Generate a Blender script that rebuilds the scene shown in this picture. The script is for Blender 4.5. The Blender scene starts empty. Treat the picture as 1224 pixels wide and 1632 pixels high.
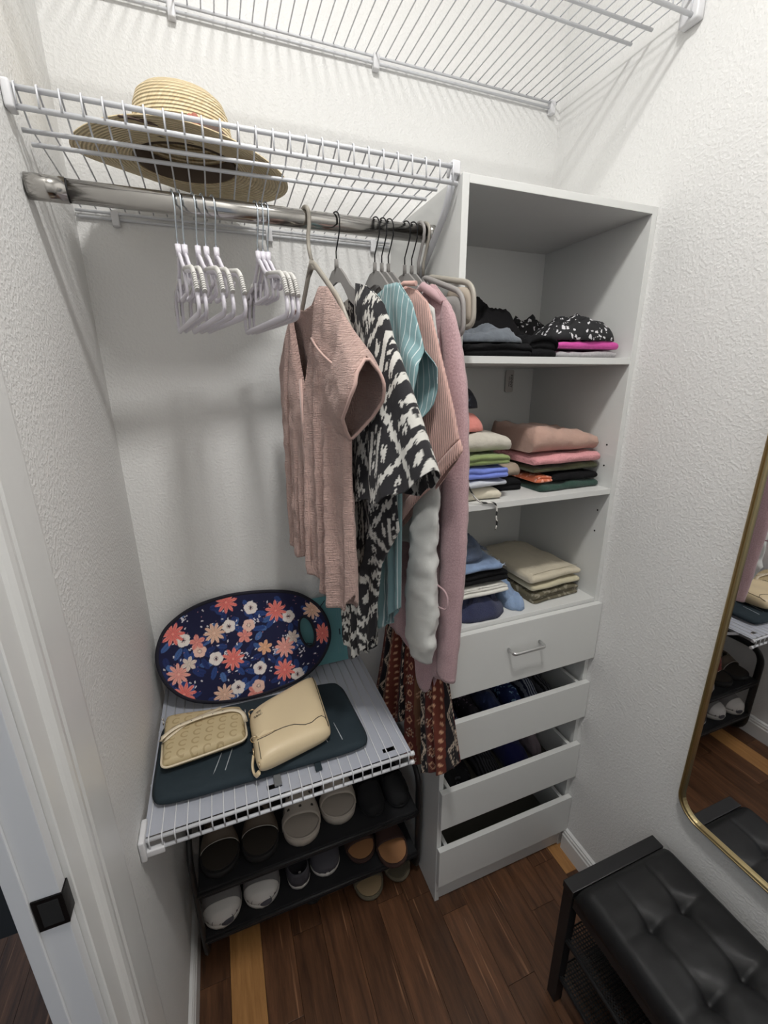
import bpy, bmesh, math, random
from mathutils import Vector, Matrix, noise

# ------------------------------------------------------------------ camera / light / exposure
SC = bpy.context.scene
COL = SC.collection
CAM_POS = (0.2425, -1.2796, 1.6961)
YAW, PITCH, ROLL, FPX = 0.3632, 0.2965, 0.0074, 687.94
fw = Vector((math.sin(YAW)*math.cos(PITCH), math.cos(YAW)*math.cos(PITCH), -math.sin(PITCH)))
rt = Vector((math.cos(YAW), -math.sin(YAW), 0))
dn = fw.cross(rt)
r2 = math.cos(ROLL)*rt + math.sin(ROLL)*dn
d2 = -math.sin(ROLL)*rt + math.cos(ROLL)*dn
cam_data = bpy.data.cameras.new('camera')
cam = bpy.data.objects.new('camera', cam_data)
COL.objects.link(cam)
M = Matrix((r2, -d2, -fw)).transposed().to_4x4()
M.translation = CAM_POS
cam.matrix_world = M
cam_data.sensor_fit = 'VERTICAL'
cam_data.sensor_height = 24.0
cam_data.lens = FPX/1632*24.0
cam_data.clip_start = 0.02
SC.camera = cam

world = bpy.data.worlds.new('world')
SC.world = world
world.use_nodes = True
bg = world.node_tree.nodes['Background']
bg.inputs[0].default_value = (0.75, 0.85, 1.0, 1)
bg.inputs[1].default_value = 0.4

SC.view_settings.view_transform = 'Standard'
SC.view_settings.look = 'None'
SC.view_settings.gamma = 1.0
SC.view_settings.use_curve_mapping = False
SC.view_settings.exposure = 0.0
LAMP_POS = (0.46, -1.07, 3.0)
LAMP_STRENGTH = 206.0
LAMP_COLOR = (1.0, 0.985, 0.955, 1)

random.seed(7)
PI = math.pi

# ------------------------------------------------------------------ helpers
def srgb(r, g, b):
    def f(c):
        c /= 255.0
        return c/12.92 if c <= 0.04045 else ((c+0.055)/1.055)**2.4
    return (f(r), f(g), f(b), 1)

def interp(pts, x):
    if not isinstance(pts, (list, tuple)):
        return pts
    if x <= pts[0][0]: return pts[0][1]
    for (a, b), (c, d) in zip(pts, pts[1:]):
        if x <= c:
            t = (x-a)/(c-a) if c > a else 1
            return b+(d-b)*t
    return pts[-1][1]

def smooth(x):
    x = max(0.0, min(1.0, x))
    return x*x*(3-2*x)

def obj(name, bm, mat=None, parent=None, smooth_shade=False, merge=0):
    if merge: bmesh.ops.remove_doubles(bm, verts=bm.verts, dist=merge)
    me = bpy.data.meshes.new(name)
    bm.normal_update()
    bm.to_mesh(me); bm.free()
    if smooth_shade:
        me.polygons.foreach_set('use_smooth', [len(p.vertices) <= 4 for p in me.polygons])
    if mat: me.materials.append(mat)
    o = bpy.data.objects.new(name, me)
    COL.objects.link(o)
    if parent: o.parent = parent
    return o

def inst(name, me, parent=None, loc=(0,0,0), rot=(0,0,0), scale=(1,1,1)):
    o = bpy.data.objects.new(name, me)
    COL.objects.link(o)
    o.location = loc; o.rotation_euler = rot; o.scale = scale
    if parent: o.parent = parent
    return o

def tag(o, label=None, cat=None, group=None, kind=None):
    if label: o['label'] = label
    if cat: o['category'] = cat
    if group: o['group'] = group
    if kind: o['kind'] = kind
    return o

def thing(name, label, cat, loc=(0,0,0), rz=0, group=None):
    o = bpy.data.objects.new(name, None)
    o.empty_display_size = 0.05
    COL.objects.link(o)
    o.location = loc; o.rotation_euler = (0,0,rz)
    return tag(o, label, cat, group)

def copy_tree(src, parent=None):
    c = src.copy(); COL.objects.link(c)
    if parent:
        c.parent = parent
    for ch in list(src.children):
        copy_tree(ch, c)
    return c

def bx(bm, x0, x1, y0, y1, z0, z1, bev=0.0):
    r = bmesh.ops.create_cube(bm, size=1.0, matrix=Matrix.Translation(((x0+x1)/2, (y0+y1)/2, (z0+z1)/2)) @ Matrix.Diagonal((x1-x0, y1-y0, z1-z0, 1)))
    if bev:
        es = set()
        for v in r['verts']:
            es.update(v.link_edges)
        bmesh.ops.bevel(bm, geom=list(es), offset=bev, segments=2, affect='EDGES', profile=0.7)

def box(name, mat, parent, x0, x1, y0, y1, z0, z1, bev=0.0015):
    bm = bmesh.new(); bx(bm, x0, x1, y0, y1, z0, z1, bev)
    return obj(name, bm, mat, parent)

def loft(bm, rings, closed_ring=True, cap=True, closed_path=False):
    vs = [[bm.verts.new(p) for p in r] for r in rings]
    n = len(vs[0])
    m = len(vs)
    for i in range(m if closed_path else m-1):
        A, B = vs[i], vs[(i+1) % m]
        for k in range(n if closed_ring else n-1):
            k2 = (k+1) % n
            try: bm.faces.new((A[k], A[k2], B[k2], B[k]))
            except ValueError: pass
    if cap and not closed_path and closed_ring:
        bm.faces.new(list(reversed(vs[0]))); bm.faces.new(vs[-1])
    return vs

def tube(bm, pts, r, n=8, closed=False, cap=True, flat=None):
    """round tube along pts; r number or list; flat=(ra, rb, up) for elliptical section"""
    pts = [Vector(p) for p in pts]
    m = len(pts)
    tang = []
    for i in range(m):
        if closed:
            t = pts[(i+1) % m]-pts[i-1]
        else:
            t = pts[min(i+1, m-1)]-pts[max(i-1, 0)]
        tang.append(t.normalized())
    up = Vector((0,0,1)) if abs(tang[0].z) < 0.9 else Vector((1,0,0))
    if flat: up = Vector(flat[2])
    rings = []
    nrm = (up-up.dot(tang[0])*tang[0]).normalized()
    for i in range(m):
        t = tang[i]
        base = up if flat else nrm
        nn = base-base.dot(t)*t
        if nn.length < 1e-5: nn = nrm
        nrm = nn.normalized()
        b = t.cross(nrm)
        ri = r[i] if isinstance(r, (list, tuple)) else r
        ra, rb = (flat[0], flat[1]) if flat else (ri, ri)
        rings.append([pts[i]+nrm*(ra*math.cos(2*PI*k/n))+b*(rb*math.sin(2*PI*k/n)) for k in range(n)])
    loft(bm, rings, True, cap, closed)

def lathe(bm, prof, n=32, center=(0,0,0), fn=None):
    rings = []
    for r, z in prof:
        ring = []
        for k in range(n):
            a = 2*PI*k/n
            p = Vector((r*math.cos(a), r*math.sin(a), z))
            if fn: p = fn(p, a)
            ring.append(p+Vector(center))
        rings.append(ring)
    return loft(bm, rings, True, False)

def rounded(pts, rad, seg=5):
    """round the corners of an open/closed polyline of Vectors (open)"""
    pts = [Vector(p) for p in pts]
    out = [pts[0]]
    for i in range(1, len(pts)-1):
        a, b, c = pts[i-1], pts[i], pts[i+1]
        r = min(rad, (a-b).length*0.49, (c-b).length*0.49)
        p0 = b+(a-b).normalized()*r; p1 = b+(c-b).normalized()*r
        for k in range(seg+1):
            t = k/seg
            out.append(p0*(1-t)**2+b*2*t*(1-t)+p1*t*t)
    out.append(pts[-1])
    return out

def rounded_loop(pts, rad, seg=5):
    pts = [Vector(p) for p in pts]
    out = []
    m = len(pts)
    for i in range(m):
        a, b, c = pts[i-1], pts[i], pts[(i+1) % m]
        r = min(rad, (a-b).length*0.49, (c-b).length*0.49)
        p0 = b+(a-b).normalized()*r; p1 = b+(c-b).normalized()*r
        for k in range(seg+1):
            t = k/seg
            out.append(p0*(1-t)**2+b*2*t*(1-t)+p1*t*t)
    return out

def prism(bm, poly, z0, z1):
    a = [bm.verts.new((x, y, z0)) for x, y in poly]
    b = [bm.verts.new((x, y, z1)) for x, y in poly]
    n = len(poly)
    bm.faces.new(list(reversed(a))); bm.faces.new(b)
    for k in range(n):
        bm.faces.new((a[k], a[(k+1) % n], b[(k+1) % n], b[k]))

def solid(o, t=0.0012):
    m = o.modifiers.new('thickness', 'SOLIDIFY')
    m.thickness = t; m.offset = 0
    return o

def fbm(x, y, z, s=1.0):
    return noise.noise(Vector((x*s, y*s, z*s)))+0.5*noise.noise(Vector((x*s*2.1+5, y*s*2.1, z*s*2.1)))

# ------------------------------------------------------------------ materials
def nodemat(name):
    m = bpy.data.materials.new(name); m.use_nodes = True
    nt = m.node_tree
    return m, nt, nt.nodes['Principled BSDF']

def mat(name, col, rough=0.6, metal=0.0, bump=0.0, bscale=60.0, bdist=0.002, vary=0.0, vscale=8.0, sheen=0.0, stretch=None, spec=None, detail=3.0):
    m, nt, p = nodemat(name)
    p.inputs['Base Color'].default_value = col
    p.inputs['Roughness'].default_value = rough
    p.inputs['Metallic'].default_value = metal
    if spec is not None: p.inputs['Specular IOR Level'].default_value = spec
    if sheen:
        p.inputs['Sheen Weight'].default_value = sheen
        p.inputs['Sheen Roughness'].default_value = 0.6
    tc = nt.nodes.new('ShaderNodeTexCoord')
    co = tc.outputs['Object']
    if stretch:
        mp = nt.nodes.new('ShaderNodeMapping'); mp.inputs['Scale'].default_value = stretch
        nt.links.new(co, mp.inputs[0]); co = mp.outputs[0]
    if vary:
        n = nt.nodes.new('ShaderNodeTexNoise'); n.inputs['Scale'].default_value = vscale; n.inputs['Detail'].default_value = 4
        nt.links.new(co, n.inputs['Vector'])
        mx = nt.nodes.new('ShaderNodeMix'); mx.data_type = 'RGBA'
        k = vary
        mx.inputs[6].default_value = tuple(max(0, c*(1-k)) for c in col[:3])+(1,)
        mx.inputs[7].default_value = tuple(min(1, c*(1+k)) for c in col[:3])+(1,)
        nt.links.new(n.outputs[0], mx.inputs[0]); nt.links.new(mx.outputs[2], p.inputs['Base Color'])
    if bump:
        n = nt.nodes.new('ShaderNodeTexNoise'); n.inputs['Scale'].default_value = bscale; n.inputs['Detail'].default_value = detail
        nt.links.new(co, n.inputs['Vector'])
        b = nt.nodes.new('ShaderNodeBump'); b.inputs['Strength'].default_value = bump; b.inputs['Distance'].default_value = bdist
        nt.links.new(n.outputs[0], b.inputs['Height']); nt.links.new(b.outputs[0], p.inputs['Normal'])
    return m

def wall_material():
    m, nt, p = nodemat('orange_peel_wall_paint')
    p.inputs['Base Color'].default_value = (0.80, 0.797, 0.785, 1)
    p.inputs['Roughness'].default_value = 0.55
    tc = nt.nodes.new('ShaderNodeTexCoord')
    n = nt.nodes.new('ShaderNodeTexNoise'); n.inputs['Scale'].default_value = 150; n.inputs['Detail'].default_value = 2.5
    r = nt.nodes.new('ShaderNodeValToRGB'); r.color_ramp.elements[0].position = 0.42; r.color_ramp.elements[1].position = 0.66
    b = nt.nodes.new('ShaderNodeBump'); b.inputs['Strength'].default_value = 0.45; b.inputs['Distance'].default_value = 0.0013
    nt.links.new(tc.outputs['Object'], n.inputs['Vector']); nt.links.new(n.outputs[0], r.inputs[0])
    nt.links.new(r.outputs[0], b.inputs['Height']); nt.links.new(b.outputs[0], p.inputs['Normal'])
    return m

def cloth_uv(name, kind, base, second=None, rough=0.85, sheen=0.25):
    """fabric driven by the UV map, which is in metres"""
    m, nt, p = nodemat(name)
    N, L = nt.nodes, nt.links
    p.inputs['Roughness'].default_value = rough
    p.inputs['Sheen Weight'].default_value = sheen
    p.inputs['Specular IOR Level'].default_value = 0.2
    uv = N.new('ShaderNodeUVMap')
    sep = N.new('ShaderNodeSeparateXYZ'); L.new(uv.outputs[0], sep.inputs[0])
    def math_(op, a, b=None):
        n = N.new('ShaderNodeMath'); n.operation = op
        for i, x in enumerate((a, b)):
            if x is None: continue
            if isinstance(x, (int, float)): n.inputs[i].default_value = x
            else: L.new(x, n.inputs[i])
        return n.outputs[0]
    def mix(fac, c1, c2):
        n = N.new('ShaderNodeMix'); n.data_type = 'RGBA'
        L.new(fac, n.inputs[0])
        for i, c in ((6, c1), (7, c2)):
            if isinstance(c, tuple): n.inputs[i].default_value = c
            else: L.new(c, n.inputs[i])
        return n.outputs[2]
    def nz(scale, sx=1, sy=1, detail=3):
        mp = N.new('ShaderNodeMapping'); mp.inputs['Scale'].default_value = (sx, sy, 1); L.new(uv.outputs[0], mp.inputs[0])
        n = N.new('ShaderNodeTexNoise'); n.inputs['Scale'].default_value = scale; n.inputs['Detail'].default_value = detail
        L.new(mp.outputs[0], n.inputs['Vector']); return n.outputs[0]
    U, V = sep.outputs[0], sep.outputs[1]
    def bump(h, s, d):
        b = N.new('ShaderNodeBump'); b.inputs['Strength'].default_value = s; b.inputs['Distance'].default_value = d
        L.new(h, b.inputs['Height']); L.new(b.outputs[0], p.inputs['Normal'])
    dark = tuple(c*0.72 for c in base[:3])+(1,)
    if kind == 'gauze':
        a = nz(60, 8, 1.2); b2 = nz(60, 1.2, 8)
        h = math_('ADD', a, b2)
        L.new(mix(math_('MULTIPLY', h, 0.5), dark, base), p.inputs['Base Color'])
        bump(h, 1.0, 0.006)
    elif kind == 'stripe':
        w = math_('FRACT', math_('MULTIPLY', U, 1/0.014))
        f = math_('LESS_THAN', w, 0.13)
        L.new(mix(f, base, second), p.inputs['Base Color'])
        bump(nz(300), 0.3, 0.001)
    elif kind == 'rib':
        w = math_('SINE', math_('MULTIPLY', U, 2*PI/0.0055))
        L.new(mix(math_('MULTIPLY_ADD', w, 0.25), dark, base), p.inputs['Base Color'])
        n = p.inputs['Base Color']
        bump(w, 0.5, 0.0012)
    elif kind == 'heather':
        a = nz(260, 1, 1, 4)
        L.new(mix(a, tuple(c*0.62 for c in base[:3])+(1,), second or base), p.inputs['Base Color'])
        bump(nz(180), 0.6, 0.002)
    else:
        a = nz(14)
        L.new(mix(a, tuple(c*0.9 for c in base[:3])+(1,), base), p.inputs['Base Color'])
        bump(nz(220), 0.35, 0.001)
    return m

def vc_mat(name, rough=0.8, sheen=0.1, bump=0.3, bscale=400):
    m, nt, p = nodemat(name)
    a = nt.nodes.new('ShaderNodeAttribute'); a.attribute_name = 'Col'
    nt.links.new(a.outputs['Color'], p.inputs['Base Color'])
    p.inputs['Roughness'].default_value = rough
    p.inputs['Sheen Weight'].default_value = sheen
    p.inputs['Specular IOR Level'].default_value = 0.25
    n = nt.nodes.new('ShaderNodeTexNoise'); n.inputs['Scale'].default_value = bscale
    tc = nt.nodes.new('ShaderNodeTexCoord'); nt.links.new(tc.outputs['Object'], n.inputs['Vector'])
    b = nt.nodes.new('ShaderNodeBump'); b.inputs['Strength'].default_value = bump; b.inputs['Distance'].default_value = 0.001
    nt.links.new(n.outputs[0], b.inputs['Height']); nt.links.new(b.outputs[0], p.inputs['Normal'])
    return m

def blot_mat(name, base, ink, scale=38, thr=0.33):
    """dark cloth printed with scattered pale blots and specks"""
    m, nt, p = nodemat(name); N, L = nt.nodes, nt.links
    tc = N.new('ShaderNodeTexCoord')
    nz = N.new('ShaderNodeTexNoise'); nz.inputs['Scale'].default_value = scale*0.8
    mx = N.new('ShaderNodeMix'); mx.data_type = 'VECTOR'; mx.inputs[0].default_value = 0.035
    L.new(tc.outputs['Object'], nz.inputs['Vector']); L.new(tc.outputs['Object'], mx.inputs[4]); L.new(nz.outputs['Color'], mx.inputs[5])
    v = N.new('ShaderNodeTexVoronoi'); v.inputs['Scale'].default_value = scale
    L.new(mx.outputs[1], v.inputs['Vector'])
    lt = N.new('ShaderNodeMath'); lt.operation = 'LESS_THAN'; lt.inputs[1].default_value = thr
    L.new(v.outputs['Distance'], lt.inputs[0])
    c = N.new('ShaderNodeMix'); c.data_type = 'RGBA'; c.inputs[6].default_value = base; c.inputs[7].default_value = ink
    L.new(lt.outputs[0], c.inputs[0]); L.new(c.outputs[2], p.inputs['Base Color'])
    p.inputs['Roughness'].default_value = 0.8
    return m

MW = wall_material()
M_ceiling = mat('ceiling_paint', (0.82, 0.815, 0.80, 1), 0.8, bump=0.4, bscale=90)
M_trim = mat('white_gloss_trim', (0.78, 0.78, 0.77, 1), 0.35, bump=0.05, bscale=30)
M_melamine = mat('white_melamine', (0.70, 0.705, 0.69, 1), 0.38, bump=0.12, bscale=160, bdist=0.0006, stretch=(1, 1, 12), vary=0.015, vscale=60)
M_wire = mat('white_vinyl_coated_wire', (0.66, 0.67, 0.70, 1), 0.35)
M_plastic = mat('white_plastic', (0.72, 0.72, 0.74, 1), 0.3)
M_chrome = mat('brushed_nickel', (0.46, 0.445, 0.425, 1), 0.16, 1.0, bump=0.05, bscale=220, bdist=0.0004, stretch=(0.1, 1, 1))
M_steel = mat('bright_steel', (0.60, 0.66, 0.72, 1), 0.25, 1.0)
M_blackwire = mat('black_hook_wire', (0.012, 0.012, 0.014, 1), 0.35, 0.6)
M_velvet = mat('grey_velvet', srgb(128, 125, 122), 0.95, bump=0.3, bscale=500, bdist=0.0006, sheen=0.4)
M_taupe = mat('taupe_plastic', srgb(164, 158, 148), 0.4)
M_taupepad = mat('beige_pad', srgb(172, 160, 146), 0.8)
M_hgwhite = mat('pale_lilac_white_plastic', srgb(222, 218, 226), 0.35)
M_grip = mat('grey_rubber_grip', srgb(206, 204, 200), 0.6)
M_blackmetal = mat('black_powder_coat', (0.012, 0.012, 0.013, 1), 0.45)
M_blackfabric = mat('black_nonwoven', (0.010, 0.010, 0.012, 1), 0.8, bump=0.2, bscale=300)
M_leather = mat('black_faux_leather', (0.0105, 0.0107, 0.0115, 1), 0.5, spec=0.35, bump=0.2, bscale=420, bdist=0.0006)
M_brass = mat('brass', (0.58, 0.47, 0.25, 1), 0.3, 1.0, vary=0.06, vscale=30)
M_mirror = mat('mirror_glass', (0.88, 0.88, 0.89, 1), 0.015, 1.0)
M_dark = mat('dark_recess', (0.01, 0.01, 0.01, 1), 0.8)
M_gold = mat('pale_gold_hardware', (0.72, 0.58, 0.38, 1), 0.25, 1.0)
M_handle = mat('satin_nickel_pull', (0.68, 0.68, 0.68, 1), 0.3, 1.0)

# ------------------------------------------------------------------ room shell
XR = 1.295
HC = 3.05
YF = -2.05
def struct(o): o['kind'] = 'structure'; return o
bm = bmesh.new(); bx(bm, 0.0, XR+0.12, 0, 0.12, -0.1, HC+0.1); struct(obj('wall_back', bm, MW))
bm = bmesh.new(); bx(bm, XR, XR+0.12, YF-0.12, 0, -0.1, HC+0.1); struct(obj('wall_right', bm, MW))
bm = bmesh.new(); bx(bm, -0.12, XR+0.12, YF-0.12, YF, -0.1, HC+0.1); struct(obj('wall_front', bm, MW))
DY0, DY1, DZ = -0.79, -1.56, 2.06        # door opening in the left wall
bm = bmesh.new()
bx(bm, -0.038, 0, DY0, 0.12, -0.1, HC+0.1); bx(bm, -0.038, 0, YF, DY1, -0.1, HC+0.1); bx(bm, -0.038, 0, DY1, DY0, DZ, HC+0.1)
struct(obj('wall_left', bm, MW))
bm = bmesh.new(); bx(bm, -0.12, XR+0.12, YF-0.12, 0.12, HC, HC+0.1); struct(obj('ceiling', bm, M_ceiling))
# floor: subfloor with individual planks
def wood(name, c1, c2, streak):
    m, nt, p = nodemat(name); N, L = nt.nodes, nt.links
    tc = N.new('ShaderNodeTexCoord'); oi = N.new('ShaderNodeObjectInfo')
    ad = N.new('ShaderNodeVectorMath'); ad.operation = 'ADD'
    sc = N.new('ShaderNodeVectorMath'); sc.operation = 'SCALE'; sc.inputs[0].default_value = (7, 13, 3)
    L.new(oi.outputs['Random'], sc.inputs['Scale']); L.new(tc.outputs['Object'], ad.inputs[0]); L.new(sc.outputs[0], ad.inputs[1])
    mp = N.new('ShaderNodeMapping'); mp.inputs['Scale'].default_value = (26, 2.2, 10); L.new(ad.outputs[0], mp.inputs[0])
    n = N.new('ShaderNodeTexNoise'); n.inputs['Scale'].default_value = 2.2; n.inputs['Detail'].default_value = 9; n.inputs['Roughness'].default_value = 0.68
    L.new(mp.outputs[0], n.inputs['Vector'])
    r = N.new('ShaderNodeValToRGB'); e = r.color_ramp.elements
    e[0].position = 0.30; e[0].color = c1; e[1].position = 0.72; e[1].color = c2
    L.new(n.outputs[0], r.inputs[0])
    mp2 = N.new('ShaderNodeMapping'); mp2.inputs['Scale'].default_value = (60, 1.6, 10); L.new(ad.outputs[0], mp2.inputs[0])
    n2 = N.new('ShaderNodeTexNoise'); n2.inputs['Scale'].default_value = 1.6; n2.inputs['Detail'].default_value = 2
    L.new(mp2.outputs[0], n2.inputs['Vector'])
    r2_ = N.new('ShaderNodeValToRGB'); e = r2_.color_ramp.elements
    e[0].position = 0.66; e[0].color = (0, 0, 0, 1); e[1].position = 0.74; e[1].color = (1, 1, 1, 1)
    L.new(n2.outputs[0], r2_.inputs[0])
    mx = N.new('ShaderNodeMix'); mx.data_type = 'RGBA'; L.new(r2_.outputs[0], mx.inputs[0]); L.new(r.outputs[0], mx.inputs[6]); mx.inputs[7].default_value = streak
    hs = N.new('ShaderNodeHueSaturation'); L.new(mx.outputs[2], hs.inputs['Color'])
    mr = N.new('ShaderNodeMapRange'); mr.inputs[3].default_value = 0.75; mr.inputs[4].default_value = 1.25
    L.new(oi.outputs['Random'], mr.inputs[0]); L.new(mr.outputs[0], hs.inputs['Value'])
    L.new(hs.outputs[0], p.inputs['Base Color'])
    p.inputs['Roughness'].default_value = 0.34
    b = N.new('ShaderNodeBump'); b.inputs['Strength'].default_value = 0.15; b.inputs['Distance'].default_value = 0.001
    L.new(n.outputs[0], b.inputs['Height']); L.new(b.outputs[0], p.inputs['Normal'])
    return m
M_wood = wood('dark_strand_wood', srgb(58, 37, 25), srgb(112, 76, 52), srgb(150, 110, 80))
M_pale = wood('honey_strand_wood', srgb(140, 98, 56), srgb(178, 132, 82), srgb(192, 150, 102))
bm = bmesh.new(); bx(bm, -2.2, XR+0.12, -3.0, 0.6, -0.1, -0.012)
floor = struct(obj('floor', bm, M_dark))
PW = 0.0945
x = 0.0995-PW*24
col_i = 0
plank_cache = {}
def plank(x0, y0, y1, pale):
    L_ = round(y1-y0, 3)
    key = (L_, pale)
    if key not in plank_cache:
        b = bmesh.new()
        bx(b, 0.0004, PW-0.0004, 0.0005, L_-0.0005, -0.012, 0, 0.0009)
        o = obj('plank', b, M_pale if pale else M_wood, floor)
        plank_cache[key] = o.data
        o.location = (x0, y0, 0)
    else:
        inst('plank', plank_cache[key], floor, (x0, y0, 0))
rng = random.Random(3)
while x < XR:
    # joints: columns lie along y
    y = 0.0 - 0
    ends = [0.02]
    yy = 0.02 - rng.uniform(0.2, 0.75)
    while yy > -2.2:
        ends.append(yy); yy -= rng.choice((0.55, 0.72, 0.9))
    ends.append(-2.2)
    if x < -0.13 and col_i % 2: ends = [0.02, -0.9, -2.2]
    for a, b_ in zip(ends, ends[1:]):
        pale = (abs(x-0.0995) < 0.01 and a > -1.5) or (x > XR-0.12 and a > -0.6 and b_ < 0.1 and a > -0.45)
        plank(x, b_, a, pale)
    x += PW; col_i += 1

# adjoining room beyond the door
bm = bmesh.new(); bx(bm, -2.2, -2.1, -3.0, 0.6, -0.012, 2.7); struct(obj('wall_hall', bm, M_ceiling))

# baseboards
def baseboard(name, pts_fn, y0, y1):
    bm = bmesh.new()
    prof = [(0, 0), (0.0145, 0), (0.0145, 0.068), (0.0115, 0.073), (0.0115, 0.082), (0.008, 0.087), (0.008, 0.092), (0, 0.099)]
    rings = [[Vector((pts_fn(d), y, z+0.0005)) for d, z in prof] for y in (y0, y1)]
    loft(bm, rings)
    bmesh.ops.recalc_face_normals(bm, faces=bm.faces)
    return struct(obj(name, bm, M_trim))
baseboard('baseboard_left', lambda d: d+0.0005, -0.60, -0.001)
baseboard('baseboard_right', lambda d: XR-0.0005-d, YF+0.001, -0.40)
bm = bmesh.new(); bx(bm, 0.014, 0.75, -0.0135, -0.0005, 0.0005, 0.095, 0.002); struct(obj('baseboard_back', bm, M_trim))

# door casing, jamb, stop, strike plate on the left
def casing():
    bm = bmesh.new()
    # profile in (distance proud of the wall, y)
    prof = [(0.0005, -0.600), (0.008, -0.602), (0.010, -0.612), (0.010, -0.640), (0.013, -0.645), (0.0135, -0.690), (0.016, -0.694), (0.0165, -0.702),
            (0.010, -0.706), (0.010, -0.712), (0.017, -0.716), (0.021, -0.723), (0.022, -0.731), (0.021, -0.739), (0.017, -0.745), (0.0135, -0.748),
            (0.0135, -0.784), (0.012, -0.7855), (0.0005, -0.7855)]
    loft(bm, [[Vector((d, y, z)) for d, y in prof] for z in (0.0005, DZ+0.10)])
    bmesh.ops.recalc_face_normals(bm, faces=bm.faces)
    return bm
struct(obj('trim_1', casing(), M_trim))
M_jamb = mat('door_jamb_paint', (0.74, 0.75, 0.77, 1), 0.4, bump=0.05, bscale=40)
bm = bmesh.new(); bx(bm, -0.041, 0.006, -0.803, -0.7865, 0.0, DZ, 0.001); door = struct(obj('door_1', bm, M_jamb))
bm = bmesh.new(); bx(bm, -0.041, -0.0245, -0.8075, -0.8032, 0.0, DZ, 0.001); obj('door_stop', bm, M_jamb, door)
bm = bmesh.new(); bx(bm, -0.041, 0.006, DY1, -0.8032, DZ-0.0005, DZ+0.016, 0.001); obj('head_jamb', bm, M_jamb, door)
bm = bmesh.new(); bx(bm, -0.041, 0.006, DY1, DY1+0.018, 0.0, DZ-0.001, 0.001); obj('hinge_jamb', bm, M_jamb, door)
M_strike = mat('worn_black_strike_plate', (0.012, 0.011, 0.011, 1), 0.35, 0.7, bump=0.2, bscale=90)
bm = bmesh.new(); bx(bm, -0.0235, 0.0078, -0.8052, -0.8032, 1.064, 1.114, 0.0006); bx(bm, 0.0062, 0.0082, -0.8050, -0.7790, 1.066, 1.112, 0.0006)
sp = obj('strike_plate', bm, M_strike, door)
bm = bmesh.new(); bx(bm, -0.0175, 0.003, -0.8056, -0.8051, 1.070, 1.108, 0.0002); obj('latch_opening', bm, M_dark, sp)

# ceiling lamp (the one light of the room)
lamp = thing('ceiling_lamp', 'round frosted ceiling lamp mounted flush on the closet ceiling', 'lamp', (LAMP_POS[0], LAMP_POS[1], HC))
bm = bmesh.new(); lathe(bm, [(0.001, -0.0005), (0.115, -0.0005), (0.12, -0.008), (0.115, -0.02), (0.097, -0.022)], 40); obj('base', bm, M_plastic, lamp, True)
m, nt, p = nodemat('lit_diffuser')
p.inputs['Base Color'].default_value = (0.9, 0.9, 0.88, 1)
p.inputs['Emission Color'].default_value = LAMP_COLOR; p.inputs['Emission Strength'].default_value = LAMP_STRENGTH
bm = bmesh.new(); lathe(bm, [(0.095, -0.021), (0.094, -0.028), (0.085, -0.036), (0.060, -0.041), (0.028, -0.0435), (0.0005, -0.044)], 32); obj('diffuser', bm, m, lamp, True)
exec_marker = 0

# ------------------------------------------------------------------ tower unit
TL, TW, TD, TH, PT = 0.7545, 0.562, 0.388, 2.09, 0.016
TW = XR-0.0006-TL if TL+TW > XR else TW
TR = TL+TW
tower = thing('closet_tower', 'tall white closet tower with three open cubbies above four drawers', 'cabinet', (TL+TW/2, -TD/2, 0))
def tpart(name, x0, x1, y0, y1, z0, z1, bev=0.0012, m=M_melamine):
    o = box(name, m, tower, x0-tower.location.x, x1-tower.location.x, y0-tower.location.y, y1-tower.location.y, z0, z1, bev)
    return o
def sub(name, parent, m, x0, x1, y0, y1, z0, z1, bev=0.001):
    tx, ty, _ = tower.location
    return box(name, m, parent, x0-tx, x1-tx, y0-ty, y1-ty, z0, z1, bev)
yb = -0.0015
pl_ = tpart('side_panel', TL, TL+PT, -TD, yb, 0.0008, TH)
pr_ = tpart('side_panel', TR-PT, TR, -TD, yb, 0.0008, TH)
tpart('top_panel', TL+PT, TR-PT, -TD, yb, TH-PT, TH)
S1, S2, S3 = 1.747, 1.394, 1.046
for s in (S1, S2, S3):
    tpart('shelf', TL+PT+0.0004, TR-PT-0.0004, -TD+0.001, yb, s-PT, s)
# back boards: upper cubby has a rail that stops short of the shelf
tpart('back_rail', TL+PT, TR-PT, -0.016, -0.002, 1.846, TH-PT)
tpart('back_panel', TL+PT, TR-PT, -0.008, -0.002, 0.09, S1-PT)
tpart('back_cleat', TL+PT, TR-PT, -0.022, -0.0085, S2-PT-0.06, S2-PT-0.0005)
M_drawer_shade = mat('shade_toned_drawer_bottom', srgb(92, 88, 80), 0.7)  # dark tone puts the shade inside the drawers into the bottom's colour
tpart('toe_kick', TL+PT, TR-PT, -TD+0.006, -TD+0.022, 0.0008, 0.088)
# pin holes and screws
def dots(parent, pts, axis, r, m, name):
    for q in pts:
        bm = bmesh.new()
        rot = Matrix.Rotation(PI/2, 4, 'Y' if axis == 'x' else 'X')
        tx, ty, _ = tower.location
        bmesh.ops.create_cone(bm, segments=10, radius1=r, radius2=r, depth=0.0012, cap_ends=True, matrix=Matrix.Translation((q[0]-tx, q[1]-ty, q[2])) @ rot)
        obj(name, bm, m, parent)
dots(pr_, [(TR-PT-0.0002, -0.352, z) for z in (1.515, 1.455, 1.32, 1.255)], 'x', 0.0026, M_dark, 'shelf_pin_hole')
dots(pl_, [(TL+0.008, -TD-0.0002, z) for z in (0.05, 0.10)], 'y', 0.003, M_handle, 'screw')
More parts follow.
